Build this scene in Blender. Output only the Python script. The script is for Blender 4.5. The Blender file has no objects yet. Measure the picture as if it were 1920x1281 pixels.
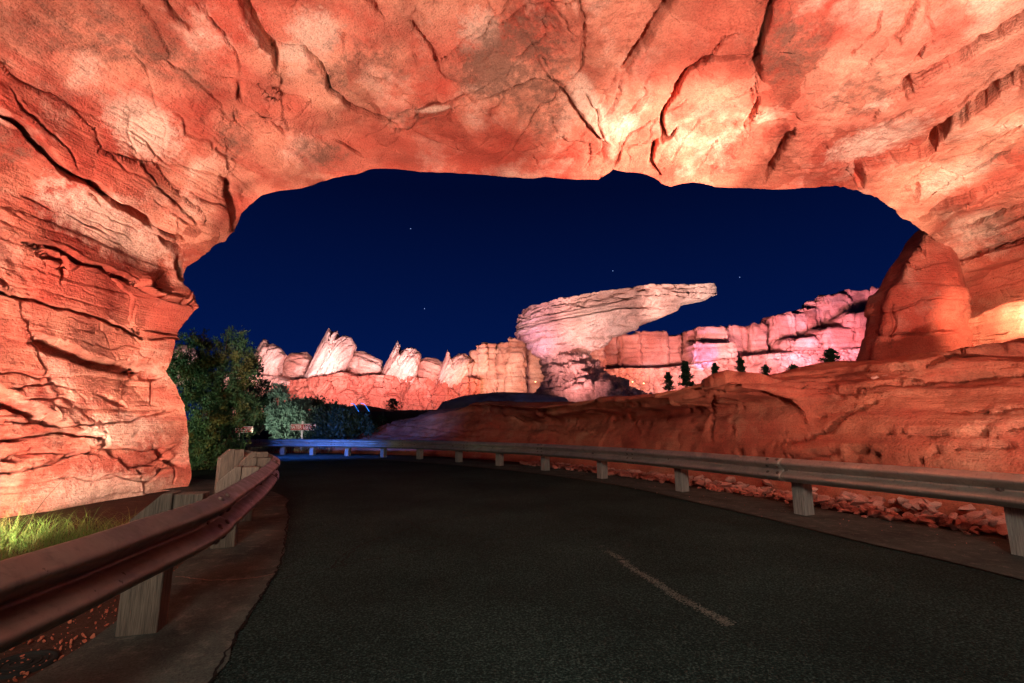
import bpy, math, random
import numpy as np
from math import radians, sin, cos, pi
random.seed(7); rng = np.random.default_rng(7)
C = bpy.context.scene.collection

# ---------------------------------------------------------------- camera, world, lights, exposure
W0, H0, F = 1920.0, 1281.0, 906.7
PITCH = radians(9.73); EYE = np.array([0, 0, 1.38])
cam = bpy.data.cameras.new('camera'); cam.lens = 17.0; cam.sensor_width = 36; cam.clip_end = 3000; cam.clip_start = .05
co = bpy.data.objects.new('camera', cam); C.objects.link(co)
co.location = EYE; co.rotation_euler = (pi/2 + PITCH, 0, 0); bpy.context.scene.camera = co

vs = bpy.context.scene.view_settings
vs.view_transform = 'Standard'; vs.look = 'None'; vs.gamma = 1; vs.use_curve_mapping = False; vs.exposure = 0.0

w = bpy.data.worlds.new('World'); bpy.context.scene.world = w; w.use_nodes = True
nt = w.node_tree; nt.nodes.clear()
o_ = nt.nodes.new('ShaderNodeOutputWorld'); bg = nt.nodes.new('ShaderNodeBackground')
tc = nt.nodes.new('ShaderNodeTexCoord'); sx = nt.nodes.new('ShaderNodeSeparateXYZ'); rp = nt.nodes.new('ShaderNodeValToRGB')
nt.links.new(tc.outputs['Generated'], sx.inputs[0]); nt.links.new(sx.outputs['Z'], rp.inputs[0])
nt.links.new(rp.outputs[0], bg.inputs[0]); nt.links.new(bg.outputs[0], o_.inputs[0]); bg.inputs[1].default_value = 1.0
e = rp.color_ramp.elements
e[0].position = 0.0; e[0].color = (.0007, .0115, .088, 1); e[1].position = 1.0; e[1].color = (.0002, .0012, .012, 1)
a = e.new(.16); a.color = (.0005, .0075, .064, 1); a = e.new(.45); a.color = (.0003, .0027, .025, 1)

def look(o, at):
    from mathutils import Vector
    o.rotation_euler = (Vector(at) - Vector(o.location)).to_track_quat('-Z', 'Y').to_euler()
def area(loc, at, power, col, size=.5, spread=180, sy=None):
    l = bpy.data.lights.new('flood_or_fill_light', 'AREA'); l.energy = power; l.color = col; l.size = size; l.spread = radians(spread)
    if sy: l.shape = 'RECTANGLE'; l.size_y = sy
    o = bpy.data.objects.new('flood_or_fill_light', l); C.objects.link(o); o.location = loc; look(o, at); return o
def spot(loc, at, power, col, ang=60, blend=.6, rad=.12):
    l = bpy.data.lights.new('spot_light', 'SPOT'); l.energy = power; l.color = col; l.spot_size = radians(ang); l.spot_blend = blend; l.shadow_soft_size = rad
    o = bpy.data.objects.new('spot_light', l); C.objects.link(o); o.location = loc; look(o, at); return o

# picture point (1920 px wide frame) on the plane y = Y, or at height z
def ray(u, v):
    xr = (np.asarray(u, float) - W0/2)/F; yr = -(np.asarray(v, float) - H0/2)/F
    return np.stack([xr, cos(PITCH) - sin(PITCH)*yr, sin(PITCH) + cos(PITCH)*yr], -1)
def at(u, v, Y):
    d = ray(u, v); return EYE + d*(np.asarray(Y)/d[..., 1])[..., None]
def gz(u, v, z=0.0):
    d = ray(u, v); return EYE + d*((z - EYE[2])/d[..., 2])[..., None]
def proj(P):
    q = P - EYE; f = q[..., 1]*cos(PITCH) + q[..., 2]*sin(PITCH); up = -q[..., 1]*sin(PITCH) + q[..., 2]*cos(PITCH)
    f = np.where(f < .4, .4, f)
    return W0/2 + F*q[..., 0]/f, H0/2 - F*up/f, f

WARM = (1, .74, .61)
# tunnel floods, then one added fill lamp
area((-5.6, 3.4, .25), (-8.6, 9.6, 3.4), 430, WARM, .3, 95)
area((-5.0, 3.0, .25), (-3.5, 8.8, 8.2), 430, WARM, .3, 105)
area((6.3, 2.8, .9), (6.0, 9.0, 8.0), 760, WARM, .3, 115)
spot((6.9, 6.0, 2.2), tuple(at(1200, 255, 10.6)), 15000, (1, .80, .64), 36, 1., .10)
spot((7.0, 4.6, 2.0), tuple(at(1790, 335, 10.6)), 4600, (1, .76, .54), 36, 1., .10)
spot((-5.2, 4.2, .35), tuple(at(130, 900, 8.8)), 3000, (1, .78, .62), 60, 1., .08)
area((-.2, -5.5, 5.4), (2.4, 9, .4), 400, (1, .88, .74), 2.6, 110)  # fill lamp added high behind the camera for road, rails and bank
# unseen lamp added to brighten the near left post
spot((-3.7, 2.3, .5), (-2.8, 3.9, .6), 22, (1, .85, .65), 70, .9, .05)
# ledge light on the right wall
spot((11.1, 10.8, 4.15), (12.2, 12.0, 3.9), 300, (1, .74, .48), 130, .9, .06)

# ---------------------------------------------------------------- helpers
def smooth(a, b, x):
    t = np.clip((x - a)/(b - a), 0, 1); return t*t*(3 - 2*t)
def h3(i, j, k, s=0):
    n = (i.astype(np.int64)*73856093) ^ (j.astype(np.int64)*19349663) ^ (k.astype(np.int64)*83492791) ^ (s*2654435761 + 12345)
    n = n & 0xffffffff; n = ((n ^ (n >> 15))*2246822519) & 0xffffffff; n = ((n ^ (n >> 13))*3266489917) & 0xffffffff
    return ((n ^ (n >> 16)) & 0xffffff)/float(0xffffff)
def vnoise(P, s=0):
    f = np.floor(P); t = P - f; t = t*t*t*(t*(t*6 - 15) + 10); i, j, k = (f[..., q].astype(np.int64) for q in range(3))
    x, y, z = t[..., 0], t[..., 1], t[..., 2]; r = 0
    for a in (0, 1):
        for b in (0, 1):
            for c in (0, 1):
                r = r + h3(i+a, j+b, k+c, s)*(x if a else 1-x)*(y if b else 1-y)*(z if c else 1-z)
    return r*2 - 1
def fbm(P, o=4, s=0, g=.5):
    r = 0; a = 1; t = 0
    for q in range(o): r = r + a*vnoise(P*(2.03**q) + 17.3*q, s + q); t += a; a *= g
    return r/t
def worley(P, s=0):
    f = np.floor(P); i, j, k = (f[..., q].astype(np.int64) for q in range(3)); d1 = np.full(P.shape[:-1], 9.); d2 = d1.copy(); idd = np.zeros(P.shape[:-1])
    for a in (-1, 0, 1):
        for b in (-1, 0, 1):
            for c in (-1, 0, 1):
                ii, jj, kk = i+a, j+b, k+c
                q = np.stack([ii + h3(ii, jj, kk, s), jj + h3(ii, jj, kk, s+1), kk + h3(ii, jj, kk, s+2)], -1)
                d = np.sqrt(((q - P)**2).sum(-1)); n = d < d1
                d2 = np.where(n, d1, np.minimum(d2, d)); idd = np.where(n, h3(ii, jj, kk, s+3), idd); d1 = np.where(n, d, d1)
    return d1, d2, idd
def strata(z, s=0, sharp=.12):      # stepped one-dimensional noise: beds of rock, each its own setback
    f = np.floor(z); t = z - f; i = f.astype(np.int64); o = np.zeros_like(i)
    a = h3(i, o, o, s); b = h3(i+1, o, o, s); return a + (b - a)*smooth(1 - sharp, 1, t) - .5
def spline(p, n, closed=False):
    p = np.asarray(p, float)
    q = np.vstack([p[-1:], p, p[:2]]) if closed else np.vstack([2*p[:1]-p[1:2], p, 2*p[-1:]-p[-2:-1]])
    m = len(p) if closed else len(p) - 1; out = []
    for k in range(m):
        a, b, c, d = q[k:k+4]; t = np.linspace(0, 1, 24, endpoint=False)[:, None]
        out.append(.5*((2*b) + (c-a)*t + (2*a-5*b+4*c-d)*t**2 + (3*b-a-3*c+d)*t**3))
    out = np.vstack(out + [p[:1] if closed else p[-1:]])
    s = np.r_[0, np.cumsum(np.linalg.norm(np.diff(out, axis=0), axis=1))]
    x = np.linspace(0, s[-1], n, endpoint=not closed)
    return np.stack([np.interp(x, s, out[:, c]) for c in range(p.shape[1])], 1)
def polyres(p, n, closed=True):
    p = np.asarray(p, float); q = np.vstack([p, p[:1]]) if closed else p
    s = np.r_[0, np.cumsum(np.linalg.norm(np.diff(q, axis=0), axis=1))]; x = np.linspace(0, s[-1], n, endpoint=not closed)
    return np.stack([np.interp(x, s, q[:, c]) for c in range(q.shape[1])], 1)
def gridF(m, n, wrap=False):
    i = np.arange(m-1)[:, None]; j = np.arange(n if wrap else n-1)[None, :]; j2 = (j+1) % n
    return np.stack([i*n+j+0*i, i*n+j2+0*i, (i+1)*n+j2, (i+1)*n+j], -1).reshape(-1, 4)
def gnorm(V):
    du = np.gradient(V, axis=0); dv = np.gradient(V, axis=1); n = np.cross(du, dv); return n/(np.linalg.norm(n, axis=-1, keepdims=True) + 1e-9)
def mesh(name, V, Fc, mat, smoothed=True):
    V = np.asarray(V, np.float32).reshape(-1, 3); me = bpy.data.meshes.new(name)
    if isinstance(Fc, list): me.from_pydata([tuple(map(float, q)) for q in V], [], Fc)
    else:
        k = Fc.shape[1]; me.vertices.add(len(V)); me.vertices.foreach_set('co', V.ravel()); me.loops.add(Fc.size); me.loops.foreach_set('vertex_index', Fc.astype(np.int32).ravel())
        me.polygons.add(len(Fc)); me.polygons.foreach_set('loop_start', np.arange(0, Fc.size, k, dtype=np.int32)); me.polygons.foreach_set('loop_total', np.full(len(Fc), k, np.int32))
    me.update(calc_edges=True); me.validate()
    me.polygons.foreach_set('use_smooth', np.full(len(me.polygons), smoothed)); me.materials.append(mat); return me
def obj(name, me, parent=None, label=None, cat=None, group=None, kind=None):
    o = bpy.data.objects.new(name, me); C.objects.link(o); o.parent = parent
    return tag(o, label, cat, group, kind)
def tag(o, label=None, cat=None, group=None, kind=None):
    for k, v in (('label', label), ('category', cat), ('group', group), ('kind', kind)):
        if v: o[k] = v
    return o
def grid(name, V, mat, parent=None, wrap=False, **k):
    return obj(name, mesh(name, V, gridF(V.shape[0], V.shape[1], wrap), mat), parent, **k)
def empty(name, loc, label, cat, group=None):
    o = bpy.data.objects.new(name, None); C.objects.link(o); o.location = loc; o.empty_display_size = .2; return tag(o, label, cat, group)
class MB:
    def __init__(s): s.v = []; s.f = []
    def add(s, V, Fs):
        b = len(s.v); s.v += [tuple(map(float, q)) for q in V]; s.f += [tuple(int(i)+b for i in q) for q in Fs]; return s
    def box(s, c, d, R=None, taper=1.0):
        x, y, z = (q/2 for q in d); P = np.array([(sx*x*(taper if sz > 0 else 1), sy*y*(taper if sz > 0 else 1), sz*z) for sz in (-1, 1) for sy in (-1, 1) for sx in (-1, 1)])
        if R is not None: P = P @ np.asarray(R).T
        return s.add(P + np.asarray(c), [(0,2,3,1),(4,5,7,6),(0,1,5,4),(2,6,7,3),(0,4,6,2),(1,3,7,5)])
    def tube(s, pts, r, n=8):
        pts = np.asarray(pts, float); rr = np.broadcast_to(r, (len(pts),)); T = np.gradient(pts, axis=0); T /= np.linalg.norm(T, axis=1, keepdims=True)+1e-9
        a = np.cross(T, [0.31, .2, .93]); a /= np.linalg.norm(a, axis=1, keepdims=True)+1e-9; b = np.cross(T, a); th = np.linspace(0, 2*pi, n, endpoint=False)
        V = pts[:, None] + rr[:, None, None]*(np.cos(th)[None, :, None]*a[:, None] + np.sin(th)[None, :, None]*b[:, None])
        base = gridF(len(pts), n, True).tolist(); m = len(pts)
        return s.add(V.reshape(-1, 3), base + [tuple(range(n))[::-1], tuple(range((m-1)*n, m*n))])
    def build(s, name, mat, parent=None, smoothed=False, **k): return obj(name, mesh(name, s.v, s.f, mat, smoothed), parent, **k)
def bevel(o, w=.006, seg=2):
    m = o.modifiers.new('bevel', 'BEVEL'); m.width = w; m.segments = seg; m.limit_method = 'ANGLE'; return o
def lined(pts, U, V):          # signed pixel distance to a polyline and how far along it is
    best = np.full(U.shape, 1e9); sd = best.copy()
    p = np.asarray(pts, float)
    for k in range(len(p)-1):
        a, b = p[k], p[k+1]; d = b - a; L = (d**2).sum(); t = np.clip(((U-a[0])*d[0] + (V-a[1])*d[1])/L, 0, 1)
        q = np.hypot(U - a[0] - t*d[0], V - a[1] - t*d[1]); cr = d[0]*(V-a[1]) - d[1]*(U-a[0]); n = q < best
        sd = np.where(n, np.where(cr >= 0, q, -q), sd); best = np.where(n, q, best)
    return sd
def polysd(poly, U, V):        # > 0 inside
    p = np.asarray(poly, float); ins = np.zeros(U.shape, bool); d = np.full(U.shape, 1e9)
    for k in range(len(p)):
        a, b = p[k], p[(k+1) % len(p)]; c = ((a[1] > V) != (b[1] > V)); e = b - a
        with np.errstate(all='ignore'): ins ^= c & (U < e[0]*(V-a[1])/(e[1] if e[1] else 1e-9) + a[0])
        t = np.clip(((U-a[0])*e[0] + (V-a[1])*e[1])/((e**2).sum()+1e-9), 0, 1); d = np.minimum(d, np.hypot(U-a[0]-t*e[0], V-a[1]-t*e[1]))
    return np.where(ins, d, -d)

# ---------------------------------------------------------------- materials
def mat(name):
    m = bpy.data.materials.new(name); m.use_nodes = True; t = m.node_tree; return m, t, t.nodes['Principled BSDF']
def N(t, typ, **k):
    n = t.nodes.new(typ)
    for a, b in k.items():
        if a.startswith('i_'):
            key = a[2:].replace('_', ' '); n.inputs[int(key) if key.isdigit() else key].default_value = b
        else: setattr(n, a, b)
    return n
def noise(t, vec, scale, detail=4, rough=.55):
    n = N(t, 'ShaderNodeTexNoise', i_Scale=scale, i_Detail=detail, i_Roughness=rough)
    if vec is not None: t.links.new(vec, n.inputs['Vector'])
    return n.outputs[0]
def ramp(t, fac, stops):
    n = N(t, 'ShaderNodeValToRGB'); e = n.color_ramp.elements
    while len(e) < len(stops): e.new(.5)
    for q, (p, c) in zip(e, stops): q.position = p; q.color = (c, c, c, 1) if not isinstance(c, tuple) else (*c, 1)
    t.links.new(fac, n.inputs[0]); return n.outputs[0]
def mix(t, f, a, b, mode='MIX'):
    n = N(t, 'ShaderNodeMix', data_type='RGBA', blend_type=mode)
    for v, s in ((f, n.inputs[0]), (a, n.inputs[6]), (b, n.inputs[7])):
        if hasattr(v, 'is_output'): t.links.new(v, s)
        else: s.default_value = v if isinstance(v, float) else (*v, 1)
    return n.outputs[2]
def bump(t, b, h, s=.4, d=.02):
    n = N(t, 'ShaderNodeBump', i_Strength=s, i_Distance=d); t.links.new(h, n.inputs['Height']); t.links.new(n.outputs[0], b.inputs['Normal']); return n
def math_(t, op, a, b):
    n = N(t, 'ShaderNodeMath', operation=op)
    for v, s in ((a, n.inputs[0]), (b, n.inputs[1])):
        if hasattr(v, 'is_output'): t.links.new(v, s)
        else: s.default_value = v
    return n.outputs[0]
def pos(t, sc=(1, 1, 1), rot=(0, 0, 0), obj_=False):
    g = N(t, 'ShaderNodeTexCoord').outputs['Object'] if obj_ else N(t, 'ShaderNodeNewGeometry').outputs['Position']
    m = N(t, 'ShaderNodeMapping'); m.inputs['Scale'].default_value = sc; m.inputs['Rotation'].default_value = rot; t.links.new(g, m.inputs[0]); return m.outputs[0]

def rock_mat(name, base, red, pale, dark, sc=1.0, stain_and_light=False, bd=.03, pit=True, strat=6.0, grainamt=.5):
    m, t, b = mat(name); P = pos(t)
    c = mix(t, ramp(t, noise(t, P, .45*sc, 6, .62), [(.38, 0.), (.62, 1.)]), base, red)
    c = mix(t, ramp(t, noise(t, pos(t, (1, 1, 1), (.3, .2, 1)), .8*sc, 8, .65), [(.52, 0.), (.68, .8)]), c, pale)
    S = pos(t, (.35*sc, .35*sc, strat*sc), (.06, .05, 0))
    st = noise(t, S, 1.0, 5, .6); c = mix(t, ramp(t, st, [(.5, 0.), (.66, .55)]), c, red)
    c = mix(t, 1.0, c, ramp(t, noise(t, pos(t, (1, 1, 1.3), (.5, .1, .4)), .75*sc, 7, .62), [(.32, (.50, .42, .40)), (.5, (.95, .93, .92)), (.68, (1.12, 1.12, 1.12))]), 'MULTIPLY')
    if stain_and_light:
        Q = N(t, 'ShaderNodeAttribute', attribute_name='plate'); c = mix(t, 1.0, c, ramp(t, Q.outputs['Fac'], [(.22, (.62, .46, .42)), (.45, (1., .92, .9)), (.6, (1., 1., 1.)), (.8, (1.12, 1.2, 1.22))]), 'MULTIPLY')
        A = N(t, 'ShaderNodeAttribute', attribute_name='stain_and_light'); sp = N(t, 'ShaderNodeSeparateColor'); t.links.new(A.outputs['Color'], sp.inputs[0])
        brk = noise(t, P, 4.5, 13, .8)
        c = mix(t, math_(t, 'MULTIPLY', sp.outputs[0], .8), c, red)
        pl = ramp(t, math_(t, 'ADD', math_(t, 'MULTIPLY', brk, 1.1), sp.outputs[2]), [(.72, 0.), (1.22, .8)])
        c = mix(t, pl, c, pale)
        dk = ramp(t, math_(t, 'ADD', math_(t, 'MULTIPLY', brk, 1.1), math_(t, 'MULTIPLY', sp.outputs[1], .36)), [(.66, 0.), (.86, .85)])
        c = mix(t, dk, c, dark)
    else:
        c = mix(t, ramp(t, noise(t, P, 1.7*sc, 9, .7), [(.6, 0.), (.74, .6)]), c, dark)
    sp2 = ramp(t, noise(t, P, 34*sc, 3, .6), [(.34, .42), (.56, 1.06)]); c = mix(t, .5, c, sp2, 'MULTIPLY')
    t.links.new(c, b.inputs['Base Color']); b.inputs['Roughness'].default_value = .88; b.inputs['Specular IOR Level'].default_value = .25
    gm = ramp(t, noise(t, P, .8*sc, 5, .6), [(.42, .15), (.6, 1.6)]); h = math_(t, 'ADD', math_(t, 'MULTIPLY', noise(t, P, 5*sc, 8, .68), .7), math_(t, 'MULTIPLY', math_(t, 'MULTIPLY', noise(t, P, 24*sc, 5, .65), grainamt*1.3), gm))
    h = math_(t, 'ADD', h, math_(t, 'MULTIPLY', st, .6)); h = math_(t, 'ADD', h, math_(t, 'MULTIPLY', noise(t, pos(t, (1.6*sc, 1.6*sc, 22*sc), (.05, .03, 0)), 1.0, 5, .6), .55))
    if pit:
        v = N(t, 'ShaderNodeTexVoronoi', i_Scale=14*sc); t.links.new(P, v.inputs['Vector'])
        h = math_(t, 'ADD', h, math_(t, 'MULTIPLY', ramp(t, v.outputs['Distance'], [(.0, 0.), (.35, 1.)]), .22))
    bump(t, b, h, .85, bd/sc); return m

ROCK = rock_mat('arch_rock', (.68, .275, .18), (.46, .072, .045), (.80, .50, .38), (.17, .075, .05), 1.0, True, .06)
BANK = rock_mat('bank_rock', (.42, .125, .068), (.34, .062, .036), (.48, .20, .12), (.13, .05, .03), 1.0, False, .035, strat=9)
FAR = rock_mat('butte_rock', (.66, .44, .37), (.60, .32, .26), (.74, .60, .53), (.22, .15, .13), .16, False, .05, pit=False, strat=8)
FIN = rock_mat('pale_rock', (.66, .46, .40), (.58, .30, .25), (.74, .60, .54), (.30, .2, .17), .14, False, .05, pit=False, strat=2)
REDC = rock_mat('red_cliff_rock', (.50, .17, .12), (.42, .10, .07), (.62, .32, .25), (.16, .07, .05), .16, False, .05, pit=False, strat=6)
CLIFF = rock_mat('cliff_rock', (.58, .32, .26), (.42, .16, .12), (.68, .50, .44), (.16, .08, .07), .16, False, .05, pit=False, strat=7)
GREY = rock_mat('lilac_grey_rock', (.30, .24, .26), (.26, .18, .18), (.4, .34, .36), (.1, .08, .09), .6, False, .05)
STONE = rock_mat('rubble_stone', (.58, .29, .23), (.48, .20, .15), (.64, .38, .31), (.2, .09, .06), 2.2, False, .04)

def asphalt():
    m, t, b = mat('asphalt'); P = pos(t)
    g = noise(t, P, 62, 3, .75); c = ramp(t, g, [(.40, (.0035, .009, .0083)), (.54, (.0135, .028, .0255)), (.68, (.06, .10, .09))])
    big = ramp(t, noise(t, P, .5, 6, .6), [(.3, .5), (.7, 1.35)]); c = mix(t, 1.0, c, big, 'MULTIPLY')
    c = mix(t, ramp(t, noise(t, P, 1.3, 8, .7), [(.56, 0.), (.75, .4)]), c, (.008, .018, .018))
    t.links.new(c, b.inputs['Base Color']); b.inputs['Roughness'].default_value = .9; b.inputs['Specular IOR Level'].default_value = .06
    v = N(t, 'ShaderNodeTexVoronoi', i_Scale=75); t.links.new(P, v.inputs['Vector']); bump(t, b, math_(t, 'ADD', v.outputs['Distance'], g), .8, .008); return m
def concrete(name, c1, c2, c3):
    m, t, b = mat(name); P = pos(t)
    c = mix(t, ramp(t, noise(t, P, 1.5, 8, .65), [(.35, 0.), (.65, 1.)]), c1, c2); c = mix(t, ramp(t, noise(t, P, 7, 8, .7), [(.52, 0.), (.68, .8)]), c, c3)
    c = mix(t, .8, c, ramp(t, noise(t, P, 60, 3, .7), [(.35, .5), (.6, 1.1)]), 'MULTIPLY')
    t.links.new(c, b.inputs['Base Color']); b.inputs['Roughness'].default_value = .9; b.inputs['Specular IOR Level'].default_value = .1
    bump(t, b, math_(t, 'ADD', noise(t, P, 9, 8, .7), math_(t, 'MULTIPLY', noise(t, P, 70, 3), .5)), .7, .02); return m
def wood(name, c1, c2, sc=(9, 9, .55)):
    m, t, b = mat(name); P = pos(t, sc, (0.02, .03, 0)); n1 = noise(t, P, 5, 6, .62); n2 = noise(t, pos(t, (sc[0]*3, sc[1]*3, sc[2]*1.4)), 6, 3, .6)
    c = mix(t, ramp(t, n1, [(.35, 0.), (.62, 1.)]), c1, c2); c = mix(t, ramp(t, n2, [(.5, 0.), (.62, .7)]), c, tuple(q*.35 for q in c1))
    t.links.new(c, b.inputs['Base Color']); b.inputs['Roughness'].default_value = .85; bump(t, b, math_(t, 'ADD', n1, n2), .7, .012); return m
def metal(name, c1, c2, rough=.45, met=.75):
    m, t, b = mat(name); P = pos(t)
    c = mix(t, ramp(t, noise(t, P, 2.2, 8, .68), [(.38, 0.), (.64, 1.)]), c1, c2); c = mix(t, ramp(t, noise(t, pos(t, (1, 1, .25)), 26, 6, .7), [(.53, 0.), (.7, .55)]), c, tuple(q*.45 for q in c1))
    t.links.new(c, b.inputs['Base Color']); b.inputs['Metallic'].default_value = met
    r = ramp(t, noise(t, P, 9, 6, .65), [(.3, rough-.1), (.7, rough+.22)]); t.links.new(r, b.inputs['Roughness']); bump(t, b, noise(t, P, 40, 4), .12, .004); return m
def plain(name, c, rough=.7, met=0., em=None, es=1.):
    m, t, b = mat(name); P = pos(t); k = ramp(t, noise(t, P, 12, 5, .6), [(.3, .72), (.65, 1.08)])
    cc = mix(t, .8, c, k, 'MULTIPLY'); t.links.new(cc, b.inputs['Base Color']); b.inputs['Roughness'].default_value = rough; b.inputs['Metallic'].default_value = met
    b.inputs['Specular IOR Level'].default_value = .1 if rough > .85 else .4
    if em: b.inputs['Emission Color'].default_value = (*em, 1); b.inputs['Emission Strength'].default_value = es
    return m
def leaf(name, c1, c2, c3=None):
    m, t, b = mat(name); P = pos(t); r = N(t, 'ShaderNodeNewGeometry').outputs['Random Per Island']
    c = mix(t, r, c1, c2)
    if c3: c = mix(t, ramp(t, noise(t, P, 1.6, 3), [(.5, 0.), (.62, .8)]), c, c3)
    t.links.new(c, b.inputs['Base Color']); b.inputs['Roughness'].default_value = .6; b.inputs['Specular IOR Level'].default_value = .3
    b.inputs['Subsurface Weight'].default_value = 0.0; return m
ASPH = asphalt(); CONC = concrete('stained_concrete', (.066, .080, .070), (.030, .037, .034), (.125, .125, .105)); DIRT = concrete('red_dirt', (.06, .030, .021), (.035, .018, .013), (.09, .05, .035))
WOODL = wood('weathered_timber', (.07, .051, .037), (.13, .098, .072)); WOODG = wood('grey_timber', (.16, .15, .13), (.26, .24, .21))
RUST = metal('weathered_brown_steel', (.125, .100, .086), (.19, .155, .135), .36, .45); GALV = metal('galvanised_steel', (.30, .275, .24), (.42, .38, .33), .40, .7)
BOLT = metal('bolt_steel', (.12, .09, .08), (.2, .15, .13), .5, .8); PAINT = plain('worn_road_paint', (.22, .20, .17), .8)
BARK = wood('bark', (.10, .07, .05), (.16, .12, .09), (6, 6, 1))

# ---------------------------------------------------------------- setting: ground, road, aprons
def flat(name, left, right, mat_, z, n=120, kind='structure', k=5, parent=None):
    a = spline(left, n); b = spline(right, n); t = np.linspace(0, 1, k)[None, :, None]
    V = a[:, None]*(1-t) + b[:, None]*t; V = np.concatenate([V, np.full(V.shape[:2]+(1,), z)], -1)
    return grid(name, V, mat_, parent, kind=kind)
g = np.stack(np.meshgrid(np.linspace(-600, 600, 61), np.linspace(-300, 900, 61), indexing='ij') + [np.full((61, 61), -.03)], -1); grid('ground', g, DIRT, kind='structure')

RAILR = np.array([(6.6, -6), (6.35, -1), (6.0, 2.4), (5.55, 5.0)] + [tuple(gz(u, v)[:2]) for u, v in ((1503, 966), (1275, 922), (1127, 898), (1020, 883), (935, 874), (858, 867), (785, 861.5), (717, 858), (650, 855.5), (585, 854), (530, 853))] + [(-12.6, 22.3), (-14.2, 22.5)])
T0 = np.gradient(RAILR, axis=0); T0 /= np.linalg.norm(T0, axis=1, keepdims=True); RAILR = RAILR - .24*np.stack([T0[:, 1], -T0[:, 0]], 1)*np.sign((np.stack([T0[:, 1], -T0[:, 0]], 1)[3]*[1, 0]).sum())
RAILL = np.array([(-1.85, -4), (-1.90, 0), (-1.98, 2.0), (-2.07, 2.8), (-2.19, 3.6), (-2.57, 4.75), (-3.02, 6.0), (-3.68, 7.6), (-4.40, 8.9), (-5.60, 10.15), (-7.0, 11.1)])
def offs(p, d):
    T = np.gradient(p, axis=0); T /= np.linalg.norm(T, axis=1, keepdims=True); return p + d*np.stack([T[:, 1], -T[:, 0]], 1)
RC = spline(RAILR, 400); LC = spline(RAILL, 400)
ledge = spline([(-1.2, -4), (-1.35, 0)] + [tuple(gz(u, v)[:2]) for u, v in ((390, 1281), (440, 1200), (490, 1120), (527, 1050), (541, 980), (536, 948))] + [(-4.35, 9.6), (-6.0, 11.4), (-9.0, 13.2), (-15, 14.6)], 400)
redge = spline([(5.6, -6), (5.3, 0)] + [tuple(gz(u, v)[:2]) for u, v in ((1920, 1091), (1632, 1022), (1430, 972), (1320, 947), (1180, 915), (1040, 893), (900, 877), (780, 867), (660, 862))] + [(-12.5, 20.6), (-16, 21)], 400)
flat('road', ledge[::6], redge[::6], ASPH, 0.004, 200, k=24)
jag = offs(ledge, .0) + np.c_[fbm(np.c_[ledge*3, ledge[:, :1]*0], 4)*.05, fbm(np.c_[ledge*3+9, ledge[:, :1]*0], 4)*.03]
flat('pavement', offs(LC, -.55)[::4], jag[::4], CONC, .016, 300)
flat('gutter', redge[::4], offs(RC, .0 - 0)[::4] + 0, CONC, .016, 300)
flat('verge', offs(RC, 0)[::4], offs(RC, 1.0)[::4], CONC, .012, 300)
# faded painted line and hairline cracks lying on the asphalt
def ribbon(pts, wd, name, mat_, z, jit=0., parent=None, **k):
    n = max(30, int(60*len(pts)/3)); p = spline(pts, n); d = offs(p, 1.) - p; wv = np.broadcast_to(wd, (n,)).copy()*(1 + jit*rng.uniform(-1, 1, n))
    p = p + d*(jit*.8*np.mean(wd)*fbm(np.c_[np.arange(n)*.35, np.zeros(n), np.zeros(n)], 3, 5))[:, None]*4
    V = np.stack([p - d*wv[:, None]/2, p + d*wv[:, None]/2], 1); V = np.concatenate([V, np.full(V.shape[:2]+(1,), z)], -1); return grid(name, V, mat_, parent, **k)
G = lambda l: [tuple(gz(u, v)[:2]) for u, v in l]
def worn_line():
    m, t, b = mat('worn_white_paint'); P = pos(t); k = ramp(t, noise(t, P, 26, 8, .8), [(.50, 0.), (.62, 1.)])
    c = mix(t, k, (.0135, .028, .0255), (.045, .082, .074)); t.links.new(c, b.inputs['Base Color']); b.inputs['Roughness'].default_value = .8; bump(t, b, noise(t, P, 90, 2), .7, .006); return m
lp = spline(G([(1125, 1024), (1200, 1076), (1280, 1125), (1395, 1190)]), 400); ld = offs(lp, 1.) - lp; rl = np.random.default_rng(21); Vl, Fl = [], []
for k in range(2600):
    t = rl.random()**.8; i = int(t*399); o = np.clip(rl.normal()*.026, -.07, .07); c = lp[i] + ld[i]*(o + .012*sin(i*.05)); r = rl.uniform(.002, .0085)
    if rl.random() > .35 + .65*smooth(.0, .3, t) or vnoise(np.array([[i*.06, 3., 1.]]))[0] < -.55: continue
    a0 = rl.uniform(0, 6.3); n0 = len(Vl); Vl += [(c[0]+cos(a0+q*1.257)*r*rl.uniform(.5, 1.3), c[1]+sin(a0+q*1.257)*r*rl.uniform(.5, 1.3), .009) for q in range(5)]; Fl.append(tuple(range(n0, n0+5)))
obj('road_marking', mesh('road_marking', Vl, Fl, plain('worn_white_paint', (.13, .15, .13), .9), False), kind='structure')
DARK = plain('crack_filler', (.008, .008, .008), .9)
rd = bpy.data.objects['road']
for l in ([(520, 1088), (640, 1062), (760, 1038), (860, 1020), (1000, 1005), (1120, 990)], [(615, 1068), (680, 1022), (790, 985), (880, 960), (960, 930)], [(1300, 975), (1440, 985), (1560, 985), (1700, 970)], [(760, 975), (800, 1000), (850, 1015)], [(640, 1060), (665, 1030)]):
    ribbon(G(l), .016, 'crack', DARK, .0075, .7, rd)
pv = bpy.data.objects['pavement']
for l in ([(330, 1085), (400, 1092), (470, 1088), (515, 1080)],): ribbon(G(l), .012, 'joint', plain('pale_joint', (.2, .14, .11), .9), .019, .4, pv)
ribbon([tuple(q) for q in jag[40:300:8]], .016, 'crack', DARK, .0185, .5, pv)

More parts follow.
